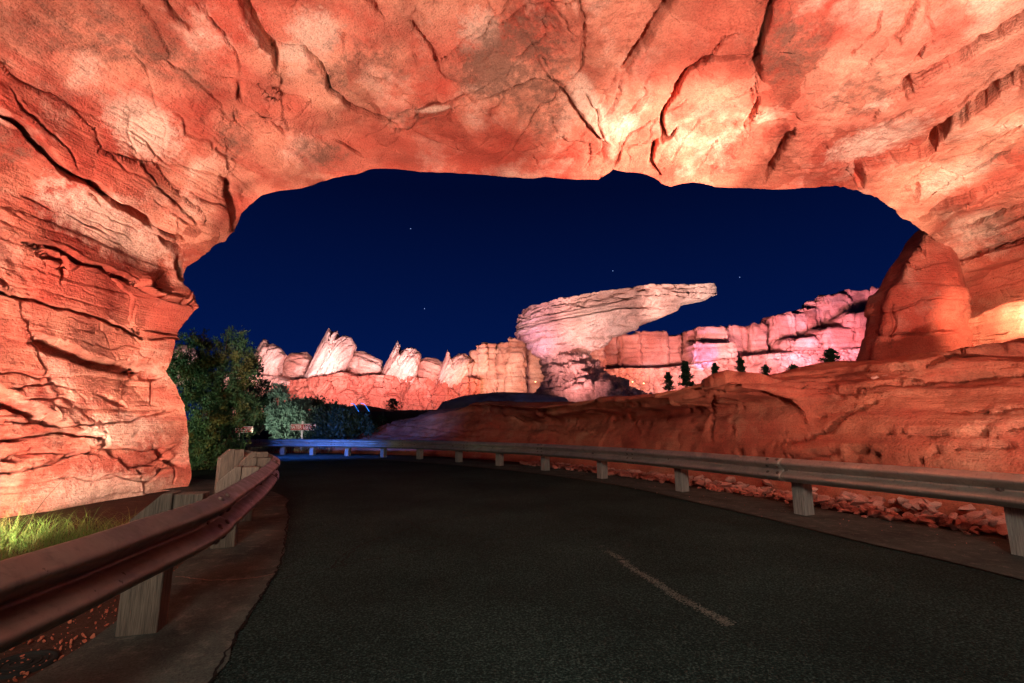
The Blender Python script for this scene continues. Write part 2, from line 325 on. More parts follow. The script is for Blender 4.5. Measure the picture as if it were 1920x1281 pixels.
# ---------------------------------------------------------------- rock features (pictured cracks cut as real grooves and steps)
def carve(U, V, D, feats):
    """metres pushed into the rock. feat = (kind, points, width px, depth m, [step m, fall px])"""
    out = np.zeros(U.shape); wob = 6*fbm(np.stack([U/34, V/34, U*0], -1), 3, 3, .5); wob2 = 6*fbm(np.stack([U/34+40, V/34, U*0+3], -1), 3, 4, .5)
    wob = wob + 2.2*fbm(np.stack([U/11, V/11, U*0+9], -1), 2, 31); wob2 = wob2 + 2.2*fbm(np.stack([U/11, V/11, U*0+19], -1), 2, 32)
    wv = 1 + .6*fbm(np.stack([U/45, V/45, U*0+7], -1), 2, 8)
    for kd, pts, wd, dep, st, fall in feats:
        p = np.array(pts, float); b = 40 + wd*3 + abs(fall)*3
        M = (U > p[:, 0].min()-b) & (U < p[:, 0].max()+b) & (V > p[:, 1].min()-b) & (V < p[:, 1].max()+b)
        if not M.any(): continue
        u, v = U[M] + wob[M], V[M] + wob2[M]; sd = lined(p, u, v); ad = np.abs(sd)
        # taper to the ends
        e0 = np.hypot(u-p[0, 0], v-p[0, 1]); e1 = np.hypot(u-p[-1, 0], v-p[-1, 1]); tp = smooth(0, 22, np.minimum(e0, e1)) if kd != 'open' else 1.
        ww = np.maximum(wd*wv[M], 1.5)*(.45 + .55*tp)
        o = 1.0*dep*np.exp(-(ad/(.8*ww))**4)*(.35+.65*tp)
        if st: o = o - .8*st*.5*(1+np.tanh(sd*np.sign(fall)/np.maximum(ww*.8, 3.)))*np.exp(-ad/abs(fall))*tp
        out[M] += o
    return out
def c_(pts, w=3.5, d=.16, st=0., fall=60): return ('c', pts, w, d, st, fall)
AF = [
 ('open', [(-60, 175), (0, 212), (45, 240), (75, 275), (110, 315), (140, 330), (190, 355), (215, 378), (260, 400), (300, 420), (345, 450)], 6.5, .55, .22, -70),
 c_([(15, 160), (35, 200), (75, 235), (130, 290), (140, 310)], 2.2, .12), c_([(175, 240), (185, 270), (178, 285)], 3.5, .15),
 c_([(250, 290), (290, 345), (340, 395), (372, 425)], 2.5, .14, .05, 40), c_([(200, 285), (240, 325)], 2.2, .1),
 c_([(-60, 425), (0, 441), (60, 455), (110, 465), (145, 490), (200, 510), (300, 555), (372, 575)], 4.5, .42, .14, -50), c_([(50, 455), (90, 478), (120, 488)], 7, .3),
 c_([(-60, 540), (0, 550), (60, 562), (100, 575), (200, 600), (260, 635), (340, 635)], 3.2, .3, .10, -50), c_([(230, 620), (262, 634)], 6, .25), c_([(265, 615), (340, 632)], 3, .2),
 c_([(70, 645), (110, 655), (160, 675), (220, 692), (312, 702)], 13, .36, .12, -40), c_([(230, 675), (240, 688)], 3, .1),
 c_([(-50, 735), (0, 752), (45, 770), (100, 800)], 16, .45, .25, -60), c_([(-40, 830), (40, 822), (110, 812), (190, 825), (208, 850)], 5, .35, .10, -40),
 c_([(0, 890), (70, 876), (140, 852), (200, 838)], 3, .25, .08, -30), c_([(0, 865), (60, 850), (100, 845)], 8, .2), c_([(120, 800), (230, 790), (330, 768)], 2.5, .16, .06, 30),
 c_([(235, 880), (275, 875), (330, 840)], 3.5, .2, .08, 30), c_([(285, 840), (320, 868), (345, 870)], 9, .25), c_([(0, 730), (90, 722), (160, 735)], 2, .1), c_([(180, 740), (235, 765)], 8, .12),
 c_([(330, 860), (322, 905)], 4, .2), c_([(165, 360), (190, 385)], 3, .12), c_([(120, 400), (200, 440)], 2, .1), c_([(120, 470), (115, 530)], 5, .14), c_([(285, 700), (280, 760)], 3, .1),
 c_([(330, 455), (335, 500), (345, 535)], 8, .25, .1, 30), c_([(300, 440), (345, 480)], 5, .25), c_([(210, 520), (280, 540), (320, 560)], 2, .1),
 c_([(290, -20), (330, 35), (370, 62)], 4, .22), c_([(360, -10), (410, 50), (440, 90), (455, 130)], 2.4, .16, .04, 40),
 c_([(445, -30), (478, 45), (500, 75), (515, 95), (520, 128)], 9, .5, .2, 60), c_([(517, 76), (570, 90), (600, 120), (620, 165), (660, 200), (700, 215), (735, 222)], 3.2, .3, .10, 35),
 c_([(445, 150), (447, 185), (480, 205), (510, 225), (532, 250)], 4.5, .3, .12, -70), c_([(440, 200), (440, 225), (465, 240), (490, 265)], 2, .12),
 c_([(425, 335), (428, 370), (438, 400), (440, 430)], 11, .35, .12, 40), c_([(745, 215), (765, 202), (800, 198), (850, 190), (880, 172)], 4, .25, .10, -40), c_([(765, 222), (860, 208)], 2.5, .15),
 c_([(680, -10), (720, 36)], 4.5, .22), c_([(765, 38), (805, 80), (825, 125), (850, 150)], 4, .22, .12, -60), c_([(625, 255), (655, 278), (683, 296)], 3, .18), c_([(635, 60), (650, 75), (645, 100)], 8, .12),
 c_([(900, 185), (960, 160), (1000, 145), (1045, 152)], 2.6, .14, .10, -50), c_([(1084, -10), (1096, 60), (1092, 110), (1078, 142)], 4, .15, .18, 50),
 c_([(1045, 150), (1075, 195), (1105, 235), (1130, 268), (1128, 305)], 3.5, .2, .20, -50), c_([(1090, 170), (1118, 205), (1130, 262)], 2.6, .22),
 c_([(1265, -20), (1230, 40), (1200, 85), (1170, 122)], 6.5, .36, .16, -70), c_([(1168, 125), (1155, 180), (1125, 215)], 3, .08, .10, -50),
 c_([(1410, 105), (1330, 110), (1290, 130), (1268, 160), (1258, 185), (1245, 210), (1240, 235), (1245, 255), (1222, 272), (1220, 305), (1235, 325)], 5.5, .45, .05, 40), c_([(1245, 258), (1238, 268), (1262, 250), (1275, 232)], 3, .2),
 c_([(1230, 220), (1180, 243), (1165, 270), (1155, 310)], 2, .12), c_([(1330, 105), (1360, 70), (1385, 62)], 2.6, .16),
 c_([(1450, -20), (1432, 50), (1420, 95), (1416, 140)], 9, .26, .14, -60), c_([(1416, 140), (1420, 185)], 2.5, .14), c_([(1424, 180), (1412, 215), (1398, 238)], 5.5, .3), c_([(1430, 205), (1415, 225)], 3, .2),
 c_([(1490, 238), (1465, 275), (1445, 310), (1436, 345)], 5.5, .32), c_([(1515, 270), (1540, 252), (1566, 245)], 2.6, .18, .05, -40),
 c_([(1970, 5), (1920, 32), (1850, 70), (1800, 105), (1750, 125), (1700, 155), (1672, 182)], 7.5, .42, .16, -80), c_([(1735, 150), (1690, 168), (1660, 182)], 3, .2),
 ('open', [(1980, 90), (1920, 125), (1880, 150), (1830, 190), (1780, 225), (1750, 252), (1745, 266), (1700, 285), (1650, 296), (1612, 302)], 9, .5, .22, -70), c_([(1608, 296), (1606, 325), (1612, 348)], 7.5, .4),
 c_([(1735, 195), (1690, 215), (1640, 235), (1588, 246)], 2.8, .18, .05, -40), c_([(1735, 80), (1722, 105), (1708, 122)], 4.5, .2), c_([(1585, 112), (1620, 80), (1645, 55), (1655, 10)], 2.4, .15), c_([(1720, -10), (1700, 40), (1672, 70)], 5, .15, .18, -60),
 c_([(1980, 300), (1920, 330), (1850, 350), (1790, 372), (1745, 390)], 7, .25, .14, -50), c_([(1980, 350), (1920, 378), (1850, 405), (1800, 428), (1740, 442)], 4.5, .3, .10, -40), c_([(1900, 280), (1840, 310), (1760, 350)], 2.2, .12),
 c_([(1900, 345), (1830, 375), (1770, 395)], 2.2, .14), c_([(1980, 385), (1900, 415), (1830, 440)], 3, .2), c_([(1960, 210), (1880, 250), (1820, 280)], 2.4, .14), c_([(1690, 355), (1715, 345), (1710, 375), (1690, 375)], 8, .2),
 c_([(1880, 120), (1800, 190), (1770, 210)], 2.2, .12), c_([(1980, 430), (1900, 455), (1820, 480), (1795, 490)], 6, .4, .25, -40), c_([(1000, 290), (1008, 312)], 5, .14), c_([(1010, 270), (1020, 280)], 4, .1),
 c_([(560, 330), (600, 322), (650, 318)], 3, .05), c_([(1340, 200), (1330, 215)], 3, .05), c_([(790, 245), (830, 260), (870, 262)], 2, .08), c_([(690, 140), (740, 165)], 2, .08),
]
def ell(U, V, u, v, a, b, rot=0):
    x = (U-u)*cos(rot) + (V-v)*sin(rot); y = -(U-u)*sin(rot) + (V-v)*cos(rot); return np.exp(-((x/a)**2 + (y/b)**2)**1.6)
def set_plate(me, A):
    at_ = me.attributes.new('plate', 'FLOAT', 'POINT'); at_.data.foreach_set('value', A.astype(np.float32).ravel())
def set_stain_and_light(me, R, Gm, B):
    ca = me.color_attributes.new('stain_and_light', 'FLOAT_COLOR', 'POINT'); d = np.stack([R, Gm, B, np.ones_like(R)], -1).astype(np.float32).ravel(); ca.data.foreach_set('color', np.clip(d, 0, 1))

# ---- the arch: a tunnel vault from behind the viewer to its far mouth
RIM = [(352, 960, 11.2), (354, 905, 11.2), (357, 860, 11.2), (348, 800, 11.2), (345, 760, 11.1), (330, 722, 11.1), (313, 697, 11.0), (324, 660, 11.0), (335, 620, 11.0), (350, 590, 10.9), (367, 573, 10.9), (352, 548, 10.9), (344, 533, 10.9), (346, 517, 10.9), (360, 500, 10.9),
 (385, 487, 10.8), (405, 475, 10.8), (430, 457, 10.8), (443, 433, 10.8), (453, 402, 10.8), (466, 384, 10.8), (490, 366, 10.8), (520, 358, 10.8), (560, 350, 10.8), (600, 336, 10.8), (640, 327, 10.8), (678, 322, 10.8), (692, 316, 10.8), (712, 314, 10.8), (750, 317, 10.8), (790, 323, 10.8),
 (840, 326, 10.8), (900, 328, 10.7), (960, 333, 10.7), (1000, 334, 10.7), (1020, 331, 10.7), (1060, 333, 10.7), (1122, 335, 10.7), (1146, 318, 10.7), (1165, 324, 10.7), (1200, 328, 10.7), (1225, 335, 10.7), (1240, 345, 10.7), (1258, 348, 10.7), (1280, 342, 10.7), (1300, 340, 10.7),
 (1320, 345, 10.7), (1340, 349, 10.7), (1400, 350, 10.7), (1450, 354, 10.7), (1500, 354, 10.8), (1570, 352, 10.9), (1600, 360, 11.0), (1640, 373, 11.1), (1672, 391, 11.2), (1690, 410, 11.3), (1715, 426, 11.5), (1738, 438, 11.7), (1770, 452, 12.2), (1792, 490, 12.6), (1806, 560, 12.8), (1812, 640, 12.8), (1812, 720, 12.6), (1812, 800, 12.4)]
NT = 1700
NT = 1640
rim0 = polyres(RIM, 6000, False); dens = 1 + 1.1*smooth(1480, 1640, rim0[:, 0]) + .5*(1-smooth(380, 480, rim0[:, 0])); cd = np.cumsum(dens); xi = np.linspace(cd[0], cd[-1], NT); rim2 = np.stack([np.interp(xi, cd, rim0[:, c]) for c in range(3)], 1); R3 = at(rim2[:, 0], rim2[:, 1], rim2[:, 2])
R3[:, 1] += .25*fbm(np.c_[np.arange(NT)/60., np.zeros((NT, 2))], 4, 2)
ker = np.ones(61)/61
sm = lambda A: np.stack([np.convolve(np.pad(A[:, c], 30, 'edge'), ker, 'valid') for c in range(A.shape[1])], 1)
Rs = sm(sm(R3))
outer = spline([(-8.6, -1.2), (-8.9, 2), (-8.8, 5), (-8.2, 7.4), (-6.2, 8.9), (-3, 9.5), (1, 9.6), (5, 9.5), (8.5, 9.2), (11.2, 8.2), (12.6, 6.4), (13.2, 4.6), (13.2, 2.6), (13.2, 1.0)], 600)
# match each rim point with the outer profile by angle about the tunnel axis
ax = np.array([1.2, 2.6]); ang = lambda P: np.unwrap(np.arctan2(P[:, 1]-ax[1], P[:, 0]-ax[0]))
ao = np.unwrap(np.arctan2(outer[:, 1]-ax[1], outer[:, 0]-ax[0])); ar = np.unwrap(np.arctan2(Rs[:, 2]-ax[1], Rs[:, 0]-ax[0]))
if ao[0] < ar[0] - pi: ao += 2*pi
if ao[0] > ar[0] + pi: ao -= 2*pi
frac = np.linspace(0, 1, NT); asrt = np.clip(ar, ao.min(), ao.max()); asrt = np.minimum.accumulate(asrt) if ao[-1] < ao[0] else np.maximum.accumulate(asrt)
k1 = np.interp(-asrt, -ao, np.arange(600)) if ao[-1] < ao[0] else np.interp(asrt, ao, np.arange(600))
kk = np.convolve(np.pad(.8*k1 + .2*frac*599, 60, 'edge'), np.ones(121)/121, 'valid')
O2 = np.stack([np.interp(kk, np.arange(600), outer[:, c]) for c in (0, 1)], 1)
tv = np.r_[np.linspace(0, 1, 390)**1.35*.36, np.linspace(.36, 1, 36)[1:]]
LEN = 20.0
T_ = tv[:, None]; ex = T_**.55
bl = smooth(0, .10, T_)[..., None]           # rim detail fades away from the mouth
Rb = R3[None]*(1-bl) + Rs[None]*bl
V = np.stack([Rb[..., 0]*(1-ex) + O2[None, :, 0]*ex, Rb[..., 1] - T_*LEN, Rb[..., 2]*(1-ex) + O2[None, :, 1]*ex], -1)
nrm = gnorm(V); cen = np.array([1.2, 0, 2.6]); s_ = np.sign(((V - cen)*[1, 0, 1]*nrm).sum(-1).mean()); nrm *= s_      # outward, into the rock
U_, Vp, Dp = proj(V); vis = (V[..., 1] > 2.0)
d = np.zeros(U_.shape); fr = smooth(0, .035, T_)
q = V + .35*np.stack([fbm(V*.9, 3, 20), fbm(V*.9, 3, 24), fbm(V*.9, 3, 28)], -1)
w1, w2, wid = worley(q*[.30, .30, .42], 40); wid0 = wid
d += fr*(.42*fbm(V*.28, 3, 11) + .12*(wid - .5) + .03*fbm(V*1.4, 5, 15))
for sd_, am in ((310, .20), (330, .04)):
    sc_ = .36 if sd_ == 310 else .85
    a1 = [np.abs((q*np.array(nv)).sum(-1)*sc_ + ph - np.round((q*np.array(nv)).sum(-1)*sc_ + ph)) for nv, ph in (((.7, .3, .65), .1), ((-.5, .8, .35), .4), ((.2, -.6, .8), .7))]
    d += fr*am*(np.maximum(np.maximum(a1[0], a1[1]), a1[2]) - .33)
wall = np.abs(nrm[..., 0])**.6; zz = V[..., 2]*1.25 + .35*fbm(V*.35, 3, 33)
d += .10*wall*strata(zz, 3, .05)*np.clip(.3+fr, 0, 1)
# recess above the lit ledge on the right wall, and the ledge below it
d += vis*(1.0*smooth(-5, 9, polysd([(1797, 508), (1850, 492), (2000, 462), (2000, 545), (1905, 562), (1850, 588), (1800, 602), (1786, 560)], U_, Vp)))
d -= vis*(.35*smooth(-4, 10, polysd([(1780, 630), (1800, 604), (1850, 592), (1910, 566), (2010, 545), (2010, 660), (1780, 680)], U_, Vp)))
V = V + nrm*d[..., None]
# fine layer: pictured cracks, hairline bedding cracks on the walls, pitted stucco
nrm = gnorm(V); nrm *= np.sign(((V - cen)*[1, 0, 1]*nrm).sum(-1).mean()); U_, Vp, Dp = proj(V); vis = V[..., 1] > 2.0
d = np.zeros(U_.shape); d[vis] = carve(U_[vis], Vp[vis], Dp[vis], AF)
def hair(c, P, wd, seed, lo): 
    f = np.abs(c - np.round(c)); return np.exp(-(f/wd)**2)*smooth(lo, lo+.25, fbm(P, 3, seed))
zz = V[..., 2]*2.3 + .9*fbm(V*.6, 4, 35); zf2 = V[..., 2]*5.5 + 1.2*fbm(V*.9, 4, 36)
wl = np.clip(np.abs(nrm[..., 0])*1.3, 0, 1)
d += fr*wl*(.11*hair(zz, V*[.7, .7, 1.2], .035, 37, .05) + .035*hair(zf2, V*[.9, .9, 2.], .06, 38, .0))
dg = V[..., 0]*1.1 + V[..., 1]*.5 + .8*fbm(V*.7, 4, 39); d += fr*(1-wl)*.11*hair(dg, V*.8, .022, 43, .08); dg = V[..., 0]*.7 - V[..., 1]*.8 + .9*fbm(V*.8, 4, 44); d += fr*(1-wl)*.10*hair(dg, V*.9, .02, 45, .10)
w1, w2, wid = worley((V + .2*np.stack([fbm(V*2, 3, 21), fbm(V*2, 3, 22), fbm(V*2, 3, 23)], -1))*[.75, .75, .9], 47)
PL = .5*wid0 + .5*wid; d += fr*.03*np.exp(-((w2-w1)/.018)**2)*smooth(.12, .4, fbm(V*.6, 2, 60))
rough = smooth(.0, .35, fbm(V*.55, 3, 70)); d += fr*(.035*rough*fbm(V*[8, 8, 11], 4, 71) + .012*fbm(V*[6, 6, 14], 4, 72) + .02*fbm(V*2.2, 4, 73))
V = V + nrm*d[..., None]
# outside of the mouth, curling up and away
ext = []
cx = np.array([1.2, 2.6]); rad2 = (R3[:, [0, 2]] - cx); rad2 /= np.linalg.norm(rad2, axis=1, keepdims=True)
for k in range(1, 13):
    t = k/12; o2 = 3.2*t**1.3; yy = .9*sin(t*pi/2)*1.2
    P = np.stack([R3[:, 0]+rad2[:, 0]*o2, V[0, :, 1]+yy, R3[:, 2]+rad2[:, 1]*o2], 1); P += (.35*t*fbm(P*.6, 4, 90))[:, None]; ext.append(P)
V = np.concatenate([np.stack(ext[::-1]), V], 0)
arch = grid('rock_arch', V, ROCK, label='huge red orange rock vault arching over the road from left pier to right wall', cat='rock arch')
U_, Vp, Dp = proj(V); vis = V[..., 1] > 2
nz = fbm(V*1.1, 4, 80)*.5
Gm = sum(a*ell(U_, Vp, *p) for a, p in ((.55, (150, 60, 150, 90, .2)), (.5, (330, 120, 90, 60, .3)), (.75, (600, 285, 60, 28, .1)), (.75, (975, 100, 110, 100, .0)), (.5, (690, 110, 120, 50, .4)), (.7, (1480, 80, 80, 90, .2)), (.6, (1620, 170, 110, 50, -.3)), (.6, (1870, 280, 90, 40, -.5)), (.6, (620, 150, 60, 25, .5)), (.5, (250, 205, 60, 40, .2)), (.55, (440, 260, 40, 60, 0)), (.5, (1880, 430, 90, 40, -.3)), (.5, (30, 280, 60, 40, .6)), (.45, (1020, 220, 60, 60, 0)), (.5, (760, 220, 60, 30, 0)), (.4, (1850, 130, 60, 30, -.5)), (.4, (1320, 180, 50, 40, 0)), (.45, (900, 140, 60, 60, 0))))
Rm = sum(a*ell(U_, Vp, *p) for a, p in ((.8, (760, 280, 230, 60, 0)), (.7, (1330, 120, 120, 120, 0)), (.6, (1600, 300, 150, 40, -.3)), (.8, (230, 560, 160, 60, .3)), (.8, (200, 880, 140, 40, 0)), (.9, (1860, 530, 90, 50, 0)), (.8, (1850, 345, 110, 18, -.35)), (.6, (1700, 60, 120, 60, 0)), (.6, (520, 200, 80, 40, .5)), (.5, (850, 90, 60, 60, 0))))  # red stains, plus the right recess's shade put into its colour
Bm = sum(a*ell(U_, Vp, *p) for a, p in ((.5, (268, 240, 92, 56, .6)), (.45, (590, 60, 60, 50, .4)), (.4, (200, 420, 170, 60, .5)), (.4, (230, 810, 90, 40, 0)), (.45, (1100, 190, 30, 70, -.5)), (.4, (200, 930, 160, 60, 0)), (.42, (1650, 260, 120, 30, -.35)), (.4, (900, 60, 50, 60, 0)), (.42, (1790, 330, 100, 30, -.4)), (.5, (545, 100, 26, 18, 0)), (.4, (810, 205, 45, 8, -.1))))  # pale stains, plus the lit ceiling facet's light put into its colour
kill = np.where(vis, 1., 0.); PL = np.concatenate([np.repeat(PL[:1], 12, 0), PL], 0); set_plate(arch.data, PL); set_stain_and_light(arch.data, (Rm*kill+.15*nz).ravel(), (Gm*kill).ravel(), (Bm*kill).ravel())

# pillow: solid lofted from an outline at distance Y, thick in depth
def pillow(out, Y, th, n=220, rings=34, cen=None, back=1.0, pw=.5, lean=0., seed=0, disp=None, jag_=0., fl=None):
    p = polyres(out, n); 
    if jag_: p = p + jag_*np.stack([fbm(np.c_[np.arange(n)*.35, np.zeros(n), np.full(n, seed)], 3, seed), fbm(np.c_[np.arange(n)*.35, np.ones(n)*5, np.full(n, seed)], 3, seed+1)], 1)
    c = np.array(cen if cen is not None else p.mean(0)); s = np.sin(np.linspace(0, pi/2, rings))[::-1]      # 1 .. 0
    P2 = c + (p - c)[None]*s[:, None, None]; f = (1 - s**2)**pw; base = at(P2[..., 0], P2[..., 1], np.full(P2.shape[:2], Y))
    sc = Y/F
    def side(sg, dth):
        Q = base.copy(); k = (f*dth)[:, None]; Yq = Y + sg*k; Q = at(P2[..., 0], P2[..., 1], Yq*np.ones(P2.shape[:2])) if sg < 0 else base + np.stack([0*k+0*Q[..., 0], k+0*Q[..., 0], 0*k+0*Q[..., 0]], -1)
        return Q
    A = side(-1, th); B = side(1, th*back); V = np.concatenate([A[::-1], B[1:]], 0)
    if disp:
        nr = gnorm(V); m = V.reshape(-1, 3).mean(0); g_ = np.sign(((V-m)*nr).sum(-1).mean()); nr *= g_
        fade = np.concatenate([np.clip(f[::-1]*2, .15, 1), np.clip(f[1:]*2, .15, 1)])[:, None]; V = V + nr*(disp(V)*fade)[..., None]
    return V
# the far right leg of the arch, standing behind the lip of the vault
PIERF = [c_([(1655, 590), (1700, 572), (1760, 556), (1795, 560)], 3, .14, .06, -30), c_([(1690, 480), (1720, 500), (1780, 492)], 2.5, .1), c_([(1668, 650), (1676, 600), (1672, 570)], 4, .12), c_([(1640, 632), (1720, 628), (1800, 622)], 4, .16, .1, 40), c_([(1700, 440), (1735, 470), (1742, 490)], 3, .1)]
def pdisp(V):
    U, Vv, D = proj(V); return .14*fbm(V*.8, 4, 101) + .10*strata(V[..., 2]*1.6+.3*fbm(V*.6, 3, 7), 6) + .02*fbm(V*5, 4, 103) - np.where(V[..., 1] < 12.8, carve(U, Vv, D, PIERF), 0)
pier = grid('pier', pillow([(1738, 425), (1724, 455), (1700, 488), (1686, 520), (1664, 543), (1657, 565), (1655, 590), (1650, 625), (1643, 650), (1632, 685), (1620, 730), (1830, 730), (1822, 600), (1805, 500), (1790, 440)], 12.7, .6, 360, 90, (1735, 590), 2., .24, disp=pdisp, jag_=1.5), ROCK, arch, True)
set_plate(pier.data, np.full(len(pier.data.vertices), .6)); set_stain_and_light(pier.data, np.full(len(pier.data.vertices), .75), np.full(len(pier.data.vertices), .12), np.zeros(len(pier.data.vertices)))

# ---- the rock bank behind the right hand rail
FOOT = offs(spline(RAILR, 300), 2.15)[8:-20]; FOOT = spline(FOOT[::6], 760)
uF = proj(np.c_[FOOT, np.zeros(760)])[0]; uF = np.where(FOOT[:, 1] < 6, 2000 + (6-FOOT[:, 1])*200, uF)
PRO = {  # picture column of the foot : (set back, height) pairs
 560: [(0, -.2), (.2, 0), (.4, .1), (.8, .2), (1.2, .25), (1.6, .3), (2.2, .3), (3, .35), (4, .4), (7, .5)],
 690: [(0, -.2), (.5, .35), (1.0, .7), (1.5, 1.0), (1.9, 1.3), (2.2, 1.4), (2.4, 1.5), (2.8, 1.6), (4, 1.7), (8, 1.8)],
 850: [(0, -.2), (.4, .6), (.9, 1.2), (1.3, 1.7), (1.5, 2.0), (1.45, 2.15), (1.3, 2.22), (1.4, 2.32), (3, 2.5), (8, 2.6)],
 1050: [(0, -.2), (.25, .6), (.6, 1.15), (.95, 1.5), (1.0, 1.66), (.6, 1.74), (-.05, 1.76), (-.16, 1.84), (-.15, 1.98), (.0, 2.06), (8, 2.6)],
 1300: [(0, -.2), (.1, .6), (.25, 1.15), (.5, 1.6), (.6, 1.78), (.1, 1.86), (-.55, 1.88), (-.68, 1.97), (-.67, 2.14), (-.5, 2.22), (8, 3.25)],
 1440: [(0, -.2), (.15, .6), (.35, 1.2), (.6, 1.75), (.72, 1.96), (.2, 2.06), (-.4, 2.1), (-.52, 2.2), (-.5, 2.38), (-.3, 2.46), (8, 3.5)],
 1490: [(0, -.2), (.15, .6), (.35, 1.1), (.65, 1.6), (.85, 1.9), (.95, 2.0), (1.05, 2.08), (1.2, 2.16), (2.4, 2.6), (8, 3.3)],
 1700: [(0, -.2), (.25, .6), (.6, 1.1), (1.1, 1.5), (1.7, 1.8), (2.2, 2.1), (2.3, 2.45), (3.0, 2.6), (3.15, 3.0), (8, 3.4)],
 2100: [(0, -.2), (.35, .6), (.8, 1.05), (1.5, 1.4), (2.0, 1.6), (2.15, 2.05), (3.0, 2.3), (3.15, 2.8), (4.2, 3.0), (8, 3.2)],
 4000: [(0, -.2), (.35, .6), (.8, 1.05), (1.5, 1.4), (2.0, 1.6), (2.15, 2.05), (3.0, 2.3), (3.15, 2.8), (4.2, 3.0), (8, 3.2)]}
ks = sorted(PRO); arr = [PRO[k] for k in ks]
NB = 150
cs = []
for kq in range(len(ks)):
    q = spline(arr[kq], NB); cs.append(q)
cs = np.array(cs); uu = np.clip(uF, ks[0], ks[-1]); prof = np.stack([[np.interp(uu, ks, cs[:, j, c]) for c in (0, 1)] for j in range(NB)], 0)   # NB,2,900
dirn = offs(FOOT, 1.) - FOOT
B = np.stack([FOOT[None, :, 0] + dirn[None, :, 0]*prof[:, 0], FOOT[None, :, 1] + dirn[None, :, 1]*prof[:, 0], prof[:, 1]], -1)
# the lip is uneven along its length
B[..., 2] += .12*fbm(np.stack([B[..., 0]*.5, B[..., 1]*.5, B[..., 2]*0], -1), 3, 120)*smooth(.8, 2.2, B[..., 2])
nr = gnorm(B); 
if nr[..., 2].mean() < 0: nr = -nr
U_, Vp, Dp = proj(B)
BF = [c_([(1180, 770), (1200, 820)], 2.2, .12), c_([(1060, 790), (1130, 815)], 2.2, .1), c_([(1560, 870), (1640, 880)], 3, .15), c_([(1343, 733), (1338, 760), (1332, 804), (1335, 828)], 2.6, .15), c_([(1270, 805), (1310, 806), (1332, 805)], 2.4, .13), c_([(1455, 832), (1520, 826), (1560, 800), (1600, 776), (1655, 752)], 3.6, .2, .06, 40), c_([(1460, 718), (1540, 730), (1640, 738)], 2.4, .12, .05, -30),
 c_([(1465, 855), (1540, 851), (1600, 847), (1665, 856)], 4, .2, .08, -30), c_([(1705, 872), (1745, 848), (1800, 838), (1925, 833)], 3, .18, .06, -30), c_([(1650, 812), (1750, 815), (1930, 798)], 2.6, .16, .06, -30), c_([(900, 770), (960, 782), (1010, 800)], 2.6, .15), c_([(840, 802), (1000, 802), (1120, 808)], 2, .12),
 c_([(1130, 775), (1200, 790), (1230, 800)], 2, .12), c_([(1500, 790), (1560, 780)], 2, .1), c_([(1600, 700), (1700, 690), (1830, 660), (1930, 650)], 3, .16, .08, -30), c_([(1560, 735), (1700, 720), (1930, 700)], 3, .16, .08, -30), c_([(1340, 860), (1400, 845), (1455, 858)], 2.5, .14), c_([(1755, 770), (1850, 775), (1930, 765)], 2.6, .15), c_([(1000, 760), (1060, 800), (1080, 830)], 5, .08, .06, 30), c_([(720, 790), (800, 800), (900, 815)], 2, .1)]
w1, w2, wid = worley((B + .3*np.stack([fbm(B, 3, 1), fbm(B, 3, 2), fbm(B, 3, 3)], -1))*[.4, .4, .7], 140)
zz = B[..., 2]*3.2 + .5*fbm(B*.4, 3, 133) + .12*B[..., 0]
hb = smooth(.1, .5, B[..., 2])
B = B + nr*(hb*(.26*fbm(B*[.22, .22, .6], 4, 130) + .06*(wid-.5) + .15*strata(zz, 9, .05) + .035*strata(zz*3, 10, .12) + .03*fbm(B*2.5, 4, 131)))[..., None]
nr = gnorm(B); nr = nr if nr[..., 2].mean() > 0 else -nr
U_, Vp, Dp = proj(B); vis = B[..., 1] > 2; dd = np.zeros(U_.shape); dd[vis] = carve(U_[vis], Vp[vis], Dp[vis], BF)
dd += hb*(.12*hair(B[..., 2]*3.5 + .12*B[..., 0] + .6*fbm(B*.5, 4, 135), B*[.8, .8, 1.5], .035, 136, .0) + .05*hair(B[..., 2]*8 + .3*B[..., 0] + .8*fbm(B*.6, 4, 138), B*[.9, .9, 2.], .06, 139, .0) + .02*fbm(B*[3, 3, 12], 4, 137))
B = B - nr*dd[..., None]
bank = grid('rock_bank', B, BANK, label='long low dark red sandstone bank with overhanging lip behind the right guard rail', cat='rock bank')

# plateau behind the bank
tx, ty = np.meshgrid(np.linspace(-160, 220, 150), np.linspace(14, 190, 90), indexing='ij')
fo = FOOT[::10]; dmin = np.full(tx.shape, 1e9); sg = np.zeros(tx.shape)
for k in range(len(fo)):
    dq = np.hypot(tx-fo[k, 0], ty-fo[k, 1]); n = dq < dmin; k2 = min(k+1, len(fo)-1); tt = fo[k2]-fo[k2-1]; c2 = tt[0]*(ty-fo[k, 1]) - tt[1]*(tx-fo[k, 0]); sg = np.where(n, -np.sign(c2), sg); dmin = np.where(n, dq, dmin)
tz = -.6 + 2.6*smooth(2.5, 9, dmin*sg)*smooth(-16, -5, tx + (ty-20)*.45) + .02*(ty-14) + .25*fbm(np.stack([tx*.08, ty*.08, tx*0], -1), 4, 150)
tz = np.where(dmin*sg < 4, -.6, tz)
grid('plateau', np.stack([tx, ty, tz], -1), DIRT, kind='structure')

